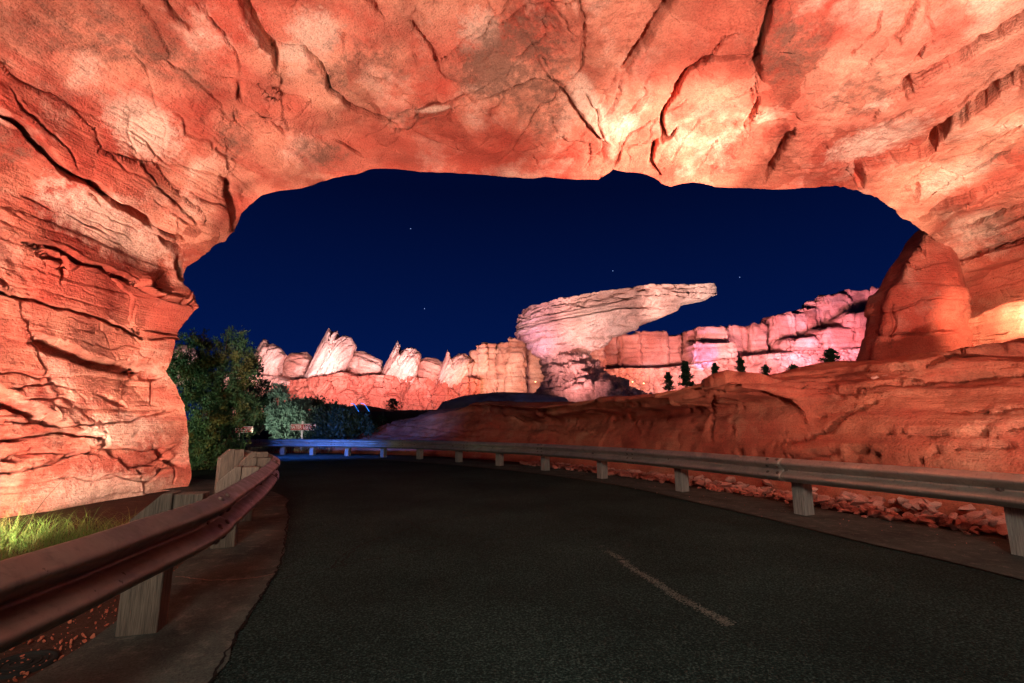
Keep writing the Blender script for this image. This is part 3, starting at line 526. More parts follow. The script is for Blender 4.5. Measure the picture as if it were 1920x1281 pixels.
# ---------------------------------------------------------------- far rocks
# leaning butte with an overhanging slab top, lofted bed by bed
LV = [((990, 760), (1260, 770)), ((1000, 735), (1225, 738)), ((1010, 718), (1195, 724)), ((1014, 702), (1160, 705)), ((1016, 688), (1138, 690)), ((1018, 675), (1120, 674)), ((1016, 668), (1108, 664)), ((996, 662), (1112, 658)), ((986, 654), (1128, 655)), ((981, 645), (1145, 640)), ((973, 637), (1152, 633)), ((969, 632), (1200, 616)), ((966, 625), (1211, 606)), ((965, 620), (1240, 596)), ((963, 614), (1276, 579)), ((962, 606), (1283, 569)), ((961, 600), (1328, 560)), ((963, 594), (1352, 549)), ((972, 585), (1352, 535)), ((986, 577), (1347, 528))]
YB = 60.
lv = []
for (l, r) in LV: lv.append(np.r_[at(*l, YB), at(*r, YB)])
lv = np.array(lv); NH = 190; hh = np.linspace(0, len(LV)-1, NH); hs = np.floor(hh) + smooth(.55, 1., hh - np.floor(hh))
hs = .8*hs + .2*hh
LVi = np.stack([np.interp(hs, np.arange(len(LV)), lv[:, c]) for c in range(6)], 1)
NA = 280; th = np.linspace(0, 2*pi, NA, endpoint=False); cth = np.sign(np.cos(th))*np.abs(np.cos(th))**.85; sth = np.sign(np.sin(th))*np.abs(np.sin(th))**.8
mid = (LVi[:, :3] + LVi[:, 3:])/2; hv = (LVi[:, 3:] - LVi[:, :3])/2
bdep = np.minimum(np.linalg.norm(hv, axis=1)*.75, 5.0)
# the back of the slab narrows toward the overhanging tip
taper = 1 - .55*smooth(.1, 1., cth)
Vb = mid[:, None] + cth[None, :, None]*hv[:, None]; Vb[..., 1] += bdep[:, None]*(sth[None]*taper[None] + .25)
cap = np.stack([Vb[-1]*(1-k) + mid[-1]*k + np.array([0, 0, .25*k]) for k in (.12, .3, .55, .8, .99)]); bot = None
Vb = np.concatenate([Vb, cap], 0)
nr = gnorm(Vb); nr *= np.sign(((Vb - Vb.reshape(-1, 3).mean(0))*nr).sum(-1).mean())
tl = Vb[..., 2] - Vb[..., 0]*.16
w1, w2, wid = worley(np.stack([Vb[..., 0]*.55, Vb[..., 1]*.55, tl*.85], -1) + .25*fbm(Vb*.5, 3, 9)[..., None], 160)
w3, w4, wi2 = worley(np.stack([Vb[..., 0]*1.1, Vb[..., 1]*1.1, tl*2.0], -1), 165)
bz = tl*1.0 + .3*fbm(Vb*.25, 3, 12); gv = np.abs(bz - np.round(bz)); bz2 = tl*2.6 + .4*fbm(Vb*.3, 3, 13); gv2 = np.abs(bz2-np.round(bz2))
botb = 1 - smooth(5.5, 7, np.r_[hh, np.full(5, 99.)])[:, None]
topb = smooth(len(LV)-4.6, len(LV)-3.6, np.r_[hh, np.full(5, 99.)])[:, None]
dB = -1.15*np.exp(-(gv/.085)**2)*(.5+.5*fbm(Vb*.4, 3, 18)) - .45*np.exp(-(gv2/.10)**2)*smooth(-.2, .3, fbm(Vb*.5, 3, 19)) + (.6+.25*botb)*strata(bz, 14, .07) - .25*(1-botb) + .22*strata(tl*2.7, 15, .15) + (.14+.5*topb+.4*botb)*(wid-.5) + (.10+.2*topb+.2*botb)*(wi2-.5) - (.12+.4*topb+.4*botb)*np.exp(-((w2-w1)/.06)**2) - (.05+.15*topb)*np.exp(-((w4-w3)/.07)**2) + .18*fbm(Vb*.6, 4, 16)
tipk = 1 - .8*smooth(.55, .95, cth)[None]*smooth(8, 12, np.r_[hh, np.full(5, 99.)])[:, None]
Vb = Vb + nr*(dB*tipk*np.r_[np.ones(NH-8), np.linspace(1, .35, 8), np.full(5, .35)][:, None])[..., None]
grid('balanced_butte', Vb, FAR, None, True, label='tall pale pink butte with long slab top leaning out to the right above the bank', cat='butte')

# pale leaning pinnacles on the left ridge
def fdisp(ang, amp=1., seed=0):
    ca, sa = cos(ang), sin(ang)
    def f(V):
        a = V[..., 0]*ca + V[..., 2]*sa; b = -V[..., 0]*sa + V[..., 2]*ca
        q = np.stack([a*.10, b*1.0, V[..., 1]*.35], -1); w1, w2, wi = worley(np.stack([a*.12, b*.45, V[..., 1]*.2], -1)+seed, 170)
        return amp*(.62*fbm(q, 5, 171+seed) + .3*fbm(q*[1, 3., 1.], 3, 175+seed) + .35*(wi-.5) - .22*np.exp(-((w2-w1)/.07)**2) + .5*fbm(V*.16, 3, 172+seed) + .12*fbm(V*.9, 3, 173))
    return f
PIN = [([(318, 700), (322, 662), (338, 645), (356, 648), (372, 668), (372, 720), (330, 725)], 104, 'pale rock pinnacle half hidden behind the left pier and leafy tree', 1.0),
 ([(462, 712), (468, 682), (482, 652), (495, 634), (502, 646), (512, 645), (524, 652), (534, 666), (524, 690), (520, 722), (480, 725)], 104, 'pale leaning rock pinnacle just right of the leafy tree', 1.05),
 ([(560, 724), (578, 690), (598, 648), (617, 614), (620, 626), (631, 619), (628, 634), (646, 628), (660, 634), (668, 648), (660, 668), (646, 696), (642, 722), (600, 728)], 101, 'tallest pale pinnacle with two sharp tips on the left ridge', 1.05),
 ([(706, 724), (718, 692), (732, 664), (745, 638), (748, 660), (764, 650), (778, 652), (790, 664), (784, 690), (776, 722), (740, 728)], 103, 'pale pinnacle with single tip and rounded shoulder in mid ridge', 1.05),
 ([(816, 726), (826, 692), (839, 656), (843, 674), (862, 662), (874, 663), (890, 678), (884, 700), (878, 722), (850, 728)], 103, 'smallest pale pinnacle at right end of ridge beside orange cliff', 1.05)]
for k, (o, Y, lab, an) in enumerate(PIN):
    grid('rock_pinnacle', pillow(o, Y, 4.2, 220, 44, None, 1., .5, seed=k, disp=fdisp(an, .9, k*3), jag_=.5), FIN, None, True, label=lab, cat='rock pinnacle', group='pinnacles along the left ridge')
SAD = [([(528, 730), (532, 672), (545, 662), (575, 659), (585, 668), (580, 700), (570, 735)], 106, 'rounded pink rock saddle between first and tallest pinnacle'), ([(640, 735), (650, 672), (665, 658), (682, 658), (700, 668), (716, 676), (722, 735)], 106, 'rounded pink rock saddle right of the tallest pinnacle'), ([(776, 735), (784, 676), (800, 669), (820, 672), (836, 684), (836, 735)], 106, 'rounded pink rock saddle left of the smallest pinnacle')]
for k, (o, Y, lab) in enumerate(SAD):
    grid('rock_saddle', pillow(o, Y, 4., 200, 44, None, 1., .5, seed=30+k, disp=fdisp(-.35, .9, 40+k), jag_=.4), CLIFF, None, True, label=lab, cat='rock', group='rock saddles between the pinnacles')

# cliff under the pinnacles: blocky wall
def wall_grid(us, top, botv, Y, curve, seed, nu=360, nv=70):
    u = np.linspace(us[0], us[1], nu); tp = np.interp(u, [p[0] for p in top], [p[1] for p in top]); s = np.linspace(0, 1, nv)
    Uu = np.repeat(u[None], nv, 0); Vv = botv + (tp[None]-botv)*s[:, None]; Yy = Y + curve(u)[None] + 1.2*s[:, None]
    P = at(Uu, Vv, Yy); q = P + .6*np.stack([fbm(P*.3, 3, seed), fbm(P*.3, 3, seed+3), fbm(P*.3, 3, seed+6)], -1)
    w1, w2, wi = worley(q*[.36, .2, .13], seed); w3, w4, w5 = worley(q*[.9, .5, .6], seed+9)
    P[..., 1] -= 1.6*(wi-.5) + 1.1*(w5-.5) + .8*fbm(P*.12, 3, seed) - 1.2*np.exp(-((w2-w1)/.035)**2) - .6*np.exp(-((w4-w3)/.05)**2) + 1.0*strata(P[..., 2]*.55+.4*fbm(P*.2, 3, 2), seed, .08) + .5*fbm(P*[.5, .5, .12], 4, seed+20)
    b = P[-1].copy(); b2 = b + [0, 6, .6]; b3 = b + [0, 14, -1]
    return np.concatenate([P, b2[None], b3[None]], 0)
z0 = lambda u: u*0
grid('rock_cliff', wall_grid((536, 900), [(536, 714), (560, 712), (610, 704), (640, 698), (660, 705), (700, 702), (760, 706), (830, 712), (870, 706), (900, 712)], 772, 97, lambda u: -3*np.sin((u-536)/58), 200), REDC, label='blocky red orange cliff band running under the pinnacles', cat='cliff')
grid('rock_ledge', wall_grid((420, 545), [(420, 700), (470, 703), (505, 706), (545, 716)], 722, 96.5, z0, 220, 160, 30), FIN, label='pale overhanging rock ledge below the first pinnacle beside the tree', cat='rock ledge')
grid('rock_cliff', wall_grid((410, 548), [(410, 720), (480, 722), (548, 728)], 790, 98.5, z0, 230, 160, 50), CLIFF, label='pink cliff face under the pale ledge right of the tree', cat='cliff')

# buttressed cliffs: each buttress a part
def buttress(u0, u1, vt, vb, Y, parent, seed, fl=.08, dp=None, top=.06, mt=None):
    NA2, NH2 = 76, 54; a = at(u0, vb, Y); b = at(u1, vb, Y); zt = at((u0+u1)/2, vt, Y)[2]; zb = a[2]; cx_ = (a[0]+b[0])/2; rx = (b[0]-a[0])/2*1.12; ry = dp or max(rx*.9, 3.)
    th = np.linspace(0, 2*pi, NA2, endpoint=False); s = np.linspace(0, 1, NH2); pr = np.where(s < 1-top, 1 + fl*(1-s)**1.5, 0) ; tt = np.clip((s-(1-top))/top, 0, 1); pr = np.where(s >= 1-top, (1+fl*top**1.5)*np.sqrt(np.clip(1-tt**4.5, 0, 1)), pr)
    c, d_ = np.sign(np.cos(th))*np.abs(np.cos(th))**.36, np.sign(np.sin(th))*np.abs(np.sin(th))**.36
    V = np.stack([cx_ + rx*pr[:, None]*c[None], Y + ry*pr[:, None]*d_[None], np.repeat((zb+(zt-zb)*s)[:, None], NA2, 1)], -1)
    nr = gnorm(V); nr *= np.sign(((V-V.reshape(-1, 3).mean(0))*nr).sum(-1).mean())
    w1, w2, wi = worley(V*[.35, .35, .22] + seed, 240); zz = V[..., 2] + .5*fbm(V*.15, 3, 5)
    gq = np.abs(zz*.9-np.round(zz*.9)); d = .25*strata(zz*.62, 17, .12) + .16*strata(zz*1.7, 18, .15) - .24*np.exp(-(gq/.08)**2)*smooth(-.1, .3, fbm(V*.4, 2, 8)) - .5*np.exp(-(fbm(V*[.5, .5, .05]+seed, 3, 247)/.035)**2) + 1.1*fbm(V*[.35, .35, .06] + seed, 4, 241) + .35*(wi-.5) - .4*np.exp(-((w2-w1)/.05)**2) + .4*fbm(V*.9, 4, 242)
    V = V + nr*(d*np.clip(pr*2, 0, 1)[:, None])[..., None]
    return grid('buttress', V, mt or CLIFF, parent, True)
Y2 = 112.
cl = empty('buttressed_cliff', tuple(at(1400, 700, Y2)), 'long pink cliff of upright rock buttresses rising behind the bank at right', 'cliff')
cl2 = empty('buttressed_cliff', tuple(at(940, 700, 106)), 'orange pink cliff of narrow buttresses just left of the leaning butte', 'cliff')
for o in (cl, cl2): o.location = (0, 0, 0)
for k, (a, b, t, vb, dy) in enumerate([(1120, 1170, 636, 745, 2), (1160, 1200, 628, 740, 0), (1192, 1246, 624, 740, 1), (1240, 1278, 629, 740, 2), (1270, 1300, 634, 740, 5), (1288, 1322, 622, 740, 1), (1312, 1362, 615, 740, -2), (1355, 1378, 622, 735, 2), (1370, 1392, 611, 735, 1), (1388, 1412, 614, 735, 2), (1408, 1436, 611, 735, 0), (1430, 1455, 614, 735, 3), (1450, 1486, 591, 730, 0), (1478, 1514, 587, 730, 1), (1508, 1540, 577, 728, 1), (1532, 1566, 563, 728, 2), (1556, 1600, 553, 728, 0), (1590, 1640, 546, 728, 2), (1630, 1700, 543, 728, 3)]):
    buttress(a, b, t, vb, Y2+dy, cl, k*7)
for k, (a, b, t, vb, dy) in enumerate([(1535, 1600, 618, 735, -6), (1475, 1530, 636, 735, -6), (1585, 1650, 590, 735, -5), (1300, 1370, 640, 740, -6)]):
    buttress(a, b, t, vb, Y2+dy, cl, 90+k*7, .2, None, .14)
grid('base_ledge', wall_grid((1130, 1720), [(1130, 692), (1250, 690), (1400, 668), (1500, 658), (1600, 654), (1720, 650)], 745, 100, lambda u: 0*u, 260, 380, 46), CLIFF, cl)
for k, (a, b, t, vb, dy) in enumerate([(884, 902, 662, 745, 1), (894, 914, 646, 745, 0), (908, 932, 645, 745, 1), (928, 946, 650, 745, 2), (936, 964, 643, 745, 1), (956, 985, 636, 745, 0), (978, 1030, 628, 745, 3), (1024, 1080, 630, 745, 4), (1070, 1130, 632, 745, 4)]):
    buttress(a, b, t, vb, 106+dy, cl2, 200+k*7)

# lamps washing the far rocks
PK = (1, .50, .52); MG = (1, .40, .60); WH = (1, .82, .80); OR = (1, .52, .22); PU = (.42, .25, 1)
for u, col, p in ((350, WH, 1500), (490, WH, 2600), (560, PK, 2600), (615, WH, 2700), (690, PK, 3200), (745, WH, 1900), (800, PK, 2600), (850, WH, 2400)):
    area(tuple(at(u, 752, 72)), tuple(at(u+8, 665, 103)), p*.72, col, 1.2, 70)
for u, col, p in ((905, OR, 1500), (940, OR, 1700), (975, PK, 1500)): area(tuple(at(u, 752, 82)), tuple(at(u, 665, 106)), p*.62, col, 1.0, 90)
for u, col, p in ((1160, OR, 1200), (1210, PK, 1500), (1250, PK, 1900), (1290, PK, 1500), (1350, PK, 2000), (1410, PK, 2000), (1460, PK, 2200), (1520, MG, 2600), (1580, MG, 3200), (1640, MG, 3200)):
    area(tuple(at(u, 722 - (u-1165)*.04, 76)), tuple(at(u, 630 - (u-1165)*.05, 112)), p*1.0, col, 1.2, 80)
for u, p in ((1170, 500), (1210, 700)): area(tuple(at(u, 724, 93)), tuple(at(u, 690, 103)), p*.22, OR, .6, 120)
for u, p in ((1430, 500), (1530, 600)): area(tuple(at(u, 716, 88)), tuple(at(u, 670, 102)), p*.15, WH, .6, 110)
spot(tuple(at(1312, 710, 88)), tuple(at(1322, 650, 108)), 45000, PU, 22, .8, .3)
# butte floods
spot(tuple(at(955, 752, 33)), tuple(at(995, 605, 57)), 46000, (1, .56, .62), 25, .6, .2)
spot(tuple(at(1110, 744, 35)), tuple(at(1135, 582, 57)), 47000, (1, .76, .70), 30, .6, .2)
spot(tuple(at(1250, 732, 37)), tuple(at(1275, 556, 58)), 95000, (1, .82, .76), 25, .7, .2)
area(tuple(at(1060, 750, 50.5)), tuple(at(1085, 690, 57)), 330, (1, .50, .52), .8, 70)
spot(tuple(at(985, 735, 50)), tuple(at(1003, 640, 58)), 2200, (.75, .35, 1), 34, .9, .3)

# ---------------------------------------------------------------- guard rails
WP = np.array([(0, .156), (.012, .154), (.040, .138), (.072, .118), (.090, .104), (.096, .090), (.092, .074), (.066, .050), (.030, .026), (.006, .012), (.002, 0), (.006, -.012), (.030, -.026), (.066, -.050), (.092, -.074), (.096, -.090), (.090, -.104), (.072, -.118), (.040, -.138), (.012, -.154), (0, -.156)])
def beam(path, zc, side, mat_, parent, proud=0., scale=1.0, thick=.006):
    prof = spline(WP, 61); n = len(path); d = (offs(path, 1.) - path)*side
    zc = np.asarray(zc)[:, None]; V = np.stack([path[:, None, 0] + d[:, None, 0]*(prof[None, :, 0]*scale+proud), path[:, None, 1] + d[:, None, 1]*(prof[None, :, 0]*scale+proud), zc + scale*prof[None, :, 1]*np.ones((n, 1))], -1)
    o = grid('rail_beam', V, mat_, parent); m = o.modifiers.new('solid', 'SOLIDIFY'); m.thickness = thick; m.offset = 0; return o
def arc(p): return np.r_[0, np.cumsum(np.linalg.norm(np.diff(p, axis=0), axis=1))]
def sub(p, a, b, n):
    s = arc(p); x = np.linspace(a, b, n); return np.stack([np.interp(x, s, p[:, c]) for c in (0, 1)], 1)
BT = None
def bolt(loc, dirv, parent, r=.021):
    global BT
    if BT is None:
        m = MB(); thh = np.linspace(0, 2*pi, 10, endpoint=False); rings = [(1.25, 0), (1.25, .25), (1.0, .3), (.95, .75), (.5, 1.0)]
        V = [(cos(t)*q, sin(t)*q, h) for q, h in rings for t in thh]; m.add(V, gridF(5, 10, True).tolist() + [tuple(range(40, 50))]); BT = mesh('bolt', m.v, m.f, BOLT, False)
    o = obj('bolt', BT, parent); from mathutils import Vector; o.location = loc; o.rotation_euler = Vector(dirv).to_track_quat('Z', 'Y').to_euler(); o.scale = (r, r, .016); return o
def frame(path, s, side):
    a = sub(path, s-.02, s+.02, 3); T = a[2]-a[0]; T /= np.linalg.norm(T); return a[1], T, np.array([T[1], -T[0]])*side
def prism(P2, d0, d1, o, T, Nn):          # outline in (away-from-road, z), extruded along the rail
    V = []; n = len(P2)
    for d_ in (d0, d1):
        for a, z in P2: V.append((o[0] + Nn[0]*-a + T[0]*d_, o[1] + Nn[1]*-a + T[1]*d_, z))
    return V, [tuple(range(n))[::-1], tuple(range(n, 2*n))] + [(i, (i+1) % n, n+(i+1) % n, n+i) for i in range(n)]
def guard(path, side, zf, hs_, mat_, wmat, s_posts, s0, s1, splice0, name_label, depth, ptop, twide, loc):
    root = empty('guard_rail', (0, 0, 0), name_label, 'guard rail'); 
    cuts = [s0] + [c for c in np.arange(splice0, s1, 3.81) if c > s0+.3] + [s1]
    for k in range(len(cuts)-1):
        a, b = cuts[k], min(cuts[k+1] + .32, s1); n = max(20, int((b-a)*26)); beam(sub(path, a, b, n), zf(np.linspace(a, b, n)), side, mat_, root, .0 if k % 2 == 0 else .015, hs_)
        if 0 < k:
            for q in (.07, .25):
                o, T, Nn = frame(path, a+q, side); zc = float(zf(a+q))
                for h in (.135, .045, -.045, -.135):
                    pd = np.interp(h, WP[::-1, 1], WP[::-1, 0])*hs_ + .021; bolt((o[0]+Nn[0]*pd, o[1]+Nn[1]*pd, zc+h*hs_), (Nn[0], Nn[1], .9*np.sign(h) if abs(h) > .1 else -.75*np.sign(h)), root)
    for s in s_posts:
        o, T, Nn = frame(path, s, side); hw = twide/2; zc = float(zf(s)); tp = zc + ptop + random.uniform(-.012, .012); j = random.uniform(-.012, .012)
        m = MB(); m.add(*prism([(.19, -.08), (.19+depth, -.08), (.19+depth, tp-.17), (.19+depth-.18, tp), (.19, tp)], -hw+j, hw+j, o, T, Nn)); p = bevel(m.build('post', wmat, root), .009)
        m = MB(); m.add(*prism([(.004, zc-.18), (.187, zc-.18), (.187, tp-.012), (.004, tp-.012)], -hw+.012, hw-.012, o, T, Nn)); bevel(m.build('blockout', wmat, root), .007)
        bolt((o[0]+Nn[0]*.016, o[1]+Nn[1]*.016, zc), (Nn[0], Nn[1], 0), root, .02)
        mm = MB().box((0, 0, 0), (.006, .075, .045)); R = np.array([[Nn[0], T[0], 0], [Nn[1], T[1], 0], [0, 0, 1]]); mm.v = [tuple(R @ np.array(q) + np.array([o[0]+Nn[0]*.011, o[1]+Nn[1]*.011, zc])) for q in mm.v]; mm.build('washer', BOLT, root)
    # flat end terminals
    return root
RS = spline(RAILR, 2000); rs = arc(RS)
def sat(path, s, pt): return s[np.argmin(np.hypot(path[:, 0]-pt[0], path[:, 1]-pt[1]))]
spr = [sat(RS, rs, gz(u, v)[:2]) for u, v in ((1503, 966), (1275, 922), (1127, 898), (1020, 883), (935, 874), (858, 867), (785, 861.5), (717, 858), (650, 855.5), (585, 854), (530, 853))]
spr = [spr[0]-1.95*k for k in (4, 3, 2)] + [sat(RS, rs, gz(1890, 1050)[:2])] + spr + [spr[-1]+1.9]
sp0 = spr[4] + .02
guard(RS, -1, lambda q: np.interp(q, [spr[3], spr[5], spr[9], spr[13]], [.70, .67, .60, .55]), 1.1, GALV, WOODG, spr, 1.0, rs[-1]-.1, sp0 - 3.81*2, 'long grey steel guard rail curving round the far side of the road', .20, .13, .20, None)
LS = spline(RAILL, 2000); ls = arc(LS)
spl = [float(np.interp(y, LS[:, 1], ls)) for y in (-.3, 1.6, 3.62, 5.92, 7.45, 8.85, 10.0)]
guard(LS, 1, lambda q: q*0 + .69, 1.1, RUST, WOODL, spl, .5, ls[-1]-1.25, float(np.interp(3.62, LS[:, 1], ls)) - 3.81, 'brown steel guard rail curving along the left edge of the road', .24, .215, .17, None)

# ---------------------------------------------------------------- rubble stones behind the right rail
def stone_me(seed):
    r = np.random.default_rng(seed); P = r.normal(size=(14, 3)); P /= np.linalg.norm(P, axis=1, keepdims=True); P *= np.array([1, .72, .42])*r.uniform(.8, 1.1, (14, 1))
    import bmesh
    bm = bmesh.new(); [bm.verts.new(q) for q in P]; bmesh.ops.convex_hull(bm, input=bm.verts); loose = [v for v in bm.verts if not v.link_faces]; bmesh.ops.delete(bm, geom=loose, context='VERTS')
    me = bpy.data.meshes.new('stone'); bm.to_mesh(me); bm.free(); me.materials.append(STONE); return me
SM = [stone_me(300+k) for k in range(14)]
cand = []
for k in range(1500):
    s = random.uniform(spr[3]-2.2, spr[8]); o, T, Nn = frame(RS, s, 1); a = random.triangular(.85, 2.25, 1.7); r = random.choice((.05, .06, .07, .08, .09, .11, .14))*random.uniform(.8, 1.25)
    p = o + Nn*a; u, v, f = proj(np.array([p[0], p[1], .1])); cand.append((r/f, p, r, a))
cand.sort(key=lambda q: -q[0]); big, rest = cand[:290], cand[290:]
ORD = ['nearest', 'second', 'third', 'fourth', 'fifth', 'sixth', 'seventh', 'eighth']
for k, (_, p, r, a) in enumerate(big):
    sp_ = sat(RS, rs, p); bay = int(np.clip(np.searchsorted(spr[3:], sp_), 0, 6)); back = a > 1.65
    sz = 'large' if r > .10 else 'small' if r < .065 else 'middling'; where = ('against the bank' if back else 'at the rail side of the rubble')
    o = obj('stone', SM[k % 14], None, sz + ' red stone ' + where + (', before the nearest post' if bay == 0 else ', beyond the ' + ORD[bay-1] + ' right post'), 'stone', 'rubble stones along the bank foot')
    o.location = (p[0], p[1], .02 + r*.3 + .10*smooth(.9, 1.9, a)*random.random() + .04*smooth(1.2, 2, a)); o.rotation_euler = (random.uniform(-.5, .5), random.uniform(-.5, .5), random.uniform(0, 6.3)); o.scale = (r, r, r)
vv, ff = [], []; base = 0
from mathutils import Euler
for k, (_, p, r, a) in enumerate(rest):
    me = SM[k % 14]; R = np.array(Euler((random.uniform(-.5, .5), random.uniform(-.5, .5), random.uniform(0, 6.3))).to_matrix()); q = np.array([v.co[:] for v in me.vertices])*r @ R.T + [p[0], p[1], .01 + r*.25]
    vv.append(q); ff += [tuple(i+base for i in f.vertices) for f in me.polygons]; base += len(q)
obj('stone_rubble', mesh('stone_rubble', np.vstack(vv), ff, STONE, False), None, 'loose red gravel between the larger stones behind the right rail', 'gravel', None, 'stuff')
def gravel(pts, r0, r1, name, label, seed, m_):
    rr = np.random.default_rng(seed); V_, F_ = [], []; b_ = 0
    for k, (x, y, z) in enumerate(pts):
        me = SM[k % 14]; R_ = np.array(Euler(tuple(rr.uniform(0, 6.3, 3))).to_matrix()); r = r0 + (r1-r0)*rr.random()**3; q = np.array([v.co[:] for v in me.vertices])*r @ R_.T + [x, y, z + r*.2]; V_.append(q); F_ += [tuple(i+b_ for i in f.vertices) for f in me.polygons]; b_ += len(q)
    obj(name, mesh(name, np.vstack(V_), F_, m_, False), None, label, 'gravel', None, 'stuff')
rg = np.random.default_rng(77); gl = []
for k in range(1100):
    i = rg.integers(120, 300); q = offs(LC, 0)[i]; dn_ = (offs(LC, 1.) - LC)[i]; gl.append((*(q - dn_*(.45 + abs(rg.normal())*.35)), -.02))
gravel(gl, .004, .022, 'verge_gravel', 'fine reddish gravel and chips behind the left guard rail', 78, BANK)
gr_ = []
for k in range(260):
    i = rg.integers(60, 260); q = RC[i]; dn_ = (offs(RC, 1.) - RC)[i]; gr_.append((*(q + dn_*rg.uniform(-.5, .9)), .014))
gravel(gr_, .003, .014, 'gutter_chips', 'small red stone chips scattered on the concrete strip under the right rail', 79, STONE)
# a few stones on the steps of the bank
for u, v, Y, r, lab in ((1640, 708, 9.8, .10, 'pale boulder pair on the bank step, left one'), (1660, 707, 9.9, .12, 'pale boulder on the bank step right of its twin'), (1683, 686, 10.4, .09, 'small round stone above the bank step below the arch pier')):
    o = obj('boulder', SM[3], None, lab, 'boulder', 'boulders on the bank step'); o.location = tuple(at(u, v, Y)); o.scale = (r, r, r)

# ---------------------------------------------------------------- plants
def leaves(centres, dirs, n, L, Wd, spread, rr, up=.3):
    k = len(centres); idx = rr.integers(0, k, n); t = rr.random(n); c = centres[idx] + dirs[idx]*(t*spread[0])[:, None] + rr.normal(size=(n, 3))*spread[1]
    d = dirs[idx]/np.linalg.norm(dirs[idx], axis=1, keepdims=True)*.8 + rr.normal(size=(n, 3))*.75 + [0, 0, up]; d /= np.linalg.norm(d, axis=1, keepdims=True)
    s = np.cross(d, rr.normal(size=(n, 3))); s /= np.linalg.norm(s, axis=1, keepdims=True)+1e-9; l = L*rr.uniform(.6, 1.3, n)[:, None]; w_ = Wd*rr.uniform(.7, 1.3, n)[:, None]
    V = np.stack([c, c + d*l*.5 + s*w_, c + d*l, c + d*l*.5 - s*w_], 1).reshape(-1, 3); return V, np.arange(4*n).reshape(-1, 4)
def tree(name, base, blobs, nl, L, Wd, lm, label, cat, group=None, nspray=220, sl=.35, sj=.07, seed=1, trunk_r=.07, limbs=7, parts=True):
    rr = np.random.default_rng(seed); root = empty(name, tuple(base), label, cat, group); base = np.array(base)
    bl = np.array(blobs, float); wt = (bl[:, 3]*bl[:, 4]); wt /= wt.sum(); ib = rr.choice(len(bl), nspray, p=wt)
    q = rr.normal(size=(nspray, 3)); q /= np.linalg.norm(q, axis=1, keepdims=True); q *= (rr.random(nspray)**.42)[:, None]
    cen = bl[ib, :3] + q*bl[ib][:, [3, 3, 4]]; dr = q*.8 + [0, 0, .65] + rr.normal(size=(nspray, 3))*.25; dr /= np.linalg.norm(dr, axis=1, keepdims=True)
    V, Fc = leaves(cen, dr, nl, L, Wd, (sl, sj), rr); o = obj('crown', mesh('crown', V, Fc, lm, False), root)
    m = MB(); m.tube([(0, 0, -.1), (.03, 0, bl[:, 2].mean()*.3), (.0, .02, bl[:, 2].mean()*.6), (0, 0, bl[:, 2].max())], [trunk_r, trunk_r*.8, trunk_r*.55, trunk_r*.15], 9); m.build('trunk', BARK, root, True)
    for k in range(limbs):
        e = cen[k*3 % nspray]; s0 = np.array([0, 0, e[2]*.35]); MB().tube([s0, (s0+e)/2 + [0, 0, -.06], e], [trunk_r*.45, trunk_r*.3, trunk_r*.1], 6).build('limb', BARK, root, True)
    return root
OLIVE = leaf('olive_leaf', (.018, .055, .026), (.045, .105, .042), (.10, .085, .02)); DKG = leaf('dark_leaf', (.012, .03, .018), (.03, .06, .032)); SAGE = leaf('sage_leaf', (.10, .17, .14), (.17, .25, .20)); PINE = leaf('conifer_leaf', (.012, .035, .02), (.03, .07, .035))
b0 = at(398, 905, 15.5); b0[2] = 0
def bl(u, v, Y, ru, rv, base): c = at(u, v, Y); return (*(c - base), ru*Y/F, rv*Y/F)
tree('leafy_tree', b0, [bl(u, v, 15.5+dy, a, b, b0) for u, v, a, b, dy in ((365, 690, 48, 40, 0), (372, 650, 26, 16, 0), (430, 665, 32, 26, .2), (436, 640, 12, 10, 0), (455, 690, 28, 22, 0), (400, 730, 74, 44, 0), (385, 790, 60, 52, -.3), (430, 775, 46, 46, .3), (375, 850, 36, 44, -.4), (405, 845, 40, 40, .2), (340, 700, 20, 30, .2))], 42000, .10, .017, OLIVE, 'tall leafy olive green tree beside the left pier of the arch', 'tree', None, 700, .30, .06, 5, .08, 10)
b1 = at(540, 850, 27.5); b1[2] = 0
tree('sage_tree', b1, [bl(u, v, 27.5, a, b, b1) for u, v, a, b in ((540, 775, 34, 28), (525, 745, 14, 12), (560, 780, 24, 26), (520, 790, 24, 22), (545, 810, 34, 26))], 11000, .17, .04, SAGE, 'pale grey green tree standing behind the white lettered signs', 'tree', None, 170, .4, .1, 6, .1, 6)
b2 = at(635, 850, 25.5); b2[2] = 0
tree('dark_shrub', b2, [bl(u, v, 25.5, a, b, b2) for u, v, a, b in ((640, 790, 46, 24), (600, 808, 32, 22), (668, 806, 32, 22), (640, 815, 60, 16), (620, 780, 24, 14))], 12000, .13, .03, DKG, 'wide dark spreading shrub right of the second sign', 'shrub', None, 200, .35, .1, 7, .07, 9)
b3 = at(480, 850, 29); b3[2] = 0
tree('dark_tree', b3, [bl(u, v, 29, a, b, b3) for u, v, a, b in ((470, 735, 26, 34), (495, 765, 26, 30), (455, 770, 34, 40), (500, 800, 34, 24), (468, 690, 12, 20))], 11000, .15, .04, DKG, 'dark tree in shadow between leafy tree and pale green tree', 'tree', None, 170, .4, .1, 8, .1, 6)
b4 = at(715, 850, 31); b4[2] = 0
tree('dark_shrub', b4, [bl(u, v, 31, a, b, b4) for u, v, a, b in ((700, 806, 24, 18), (590, 768, 20, 18))], 3000, .16, .04, DKG, 'dark low shrub between brown boulder slope and wide shrub', 'shrub', None, 90, .4, .1, 9, .08, 5)
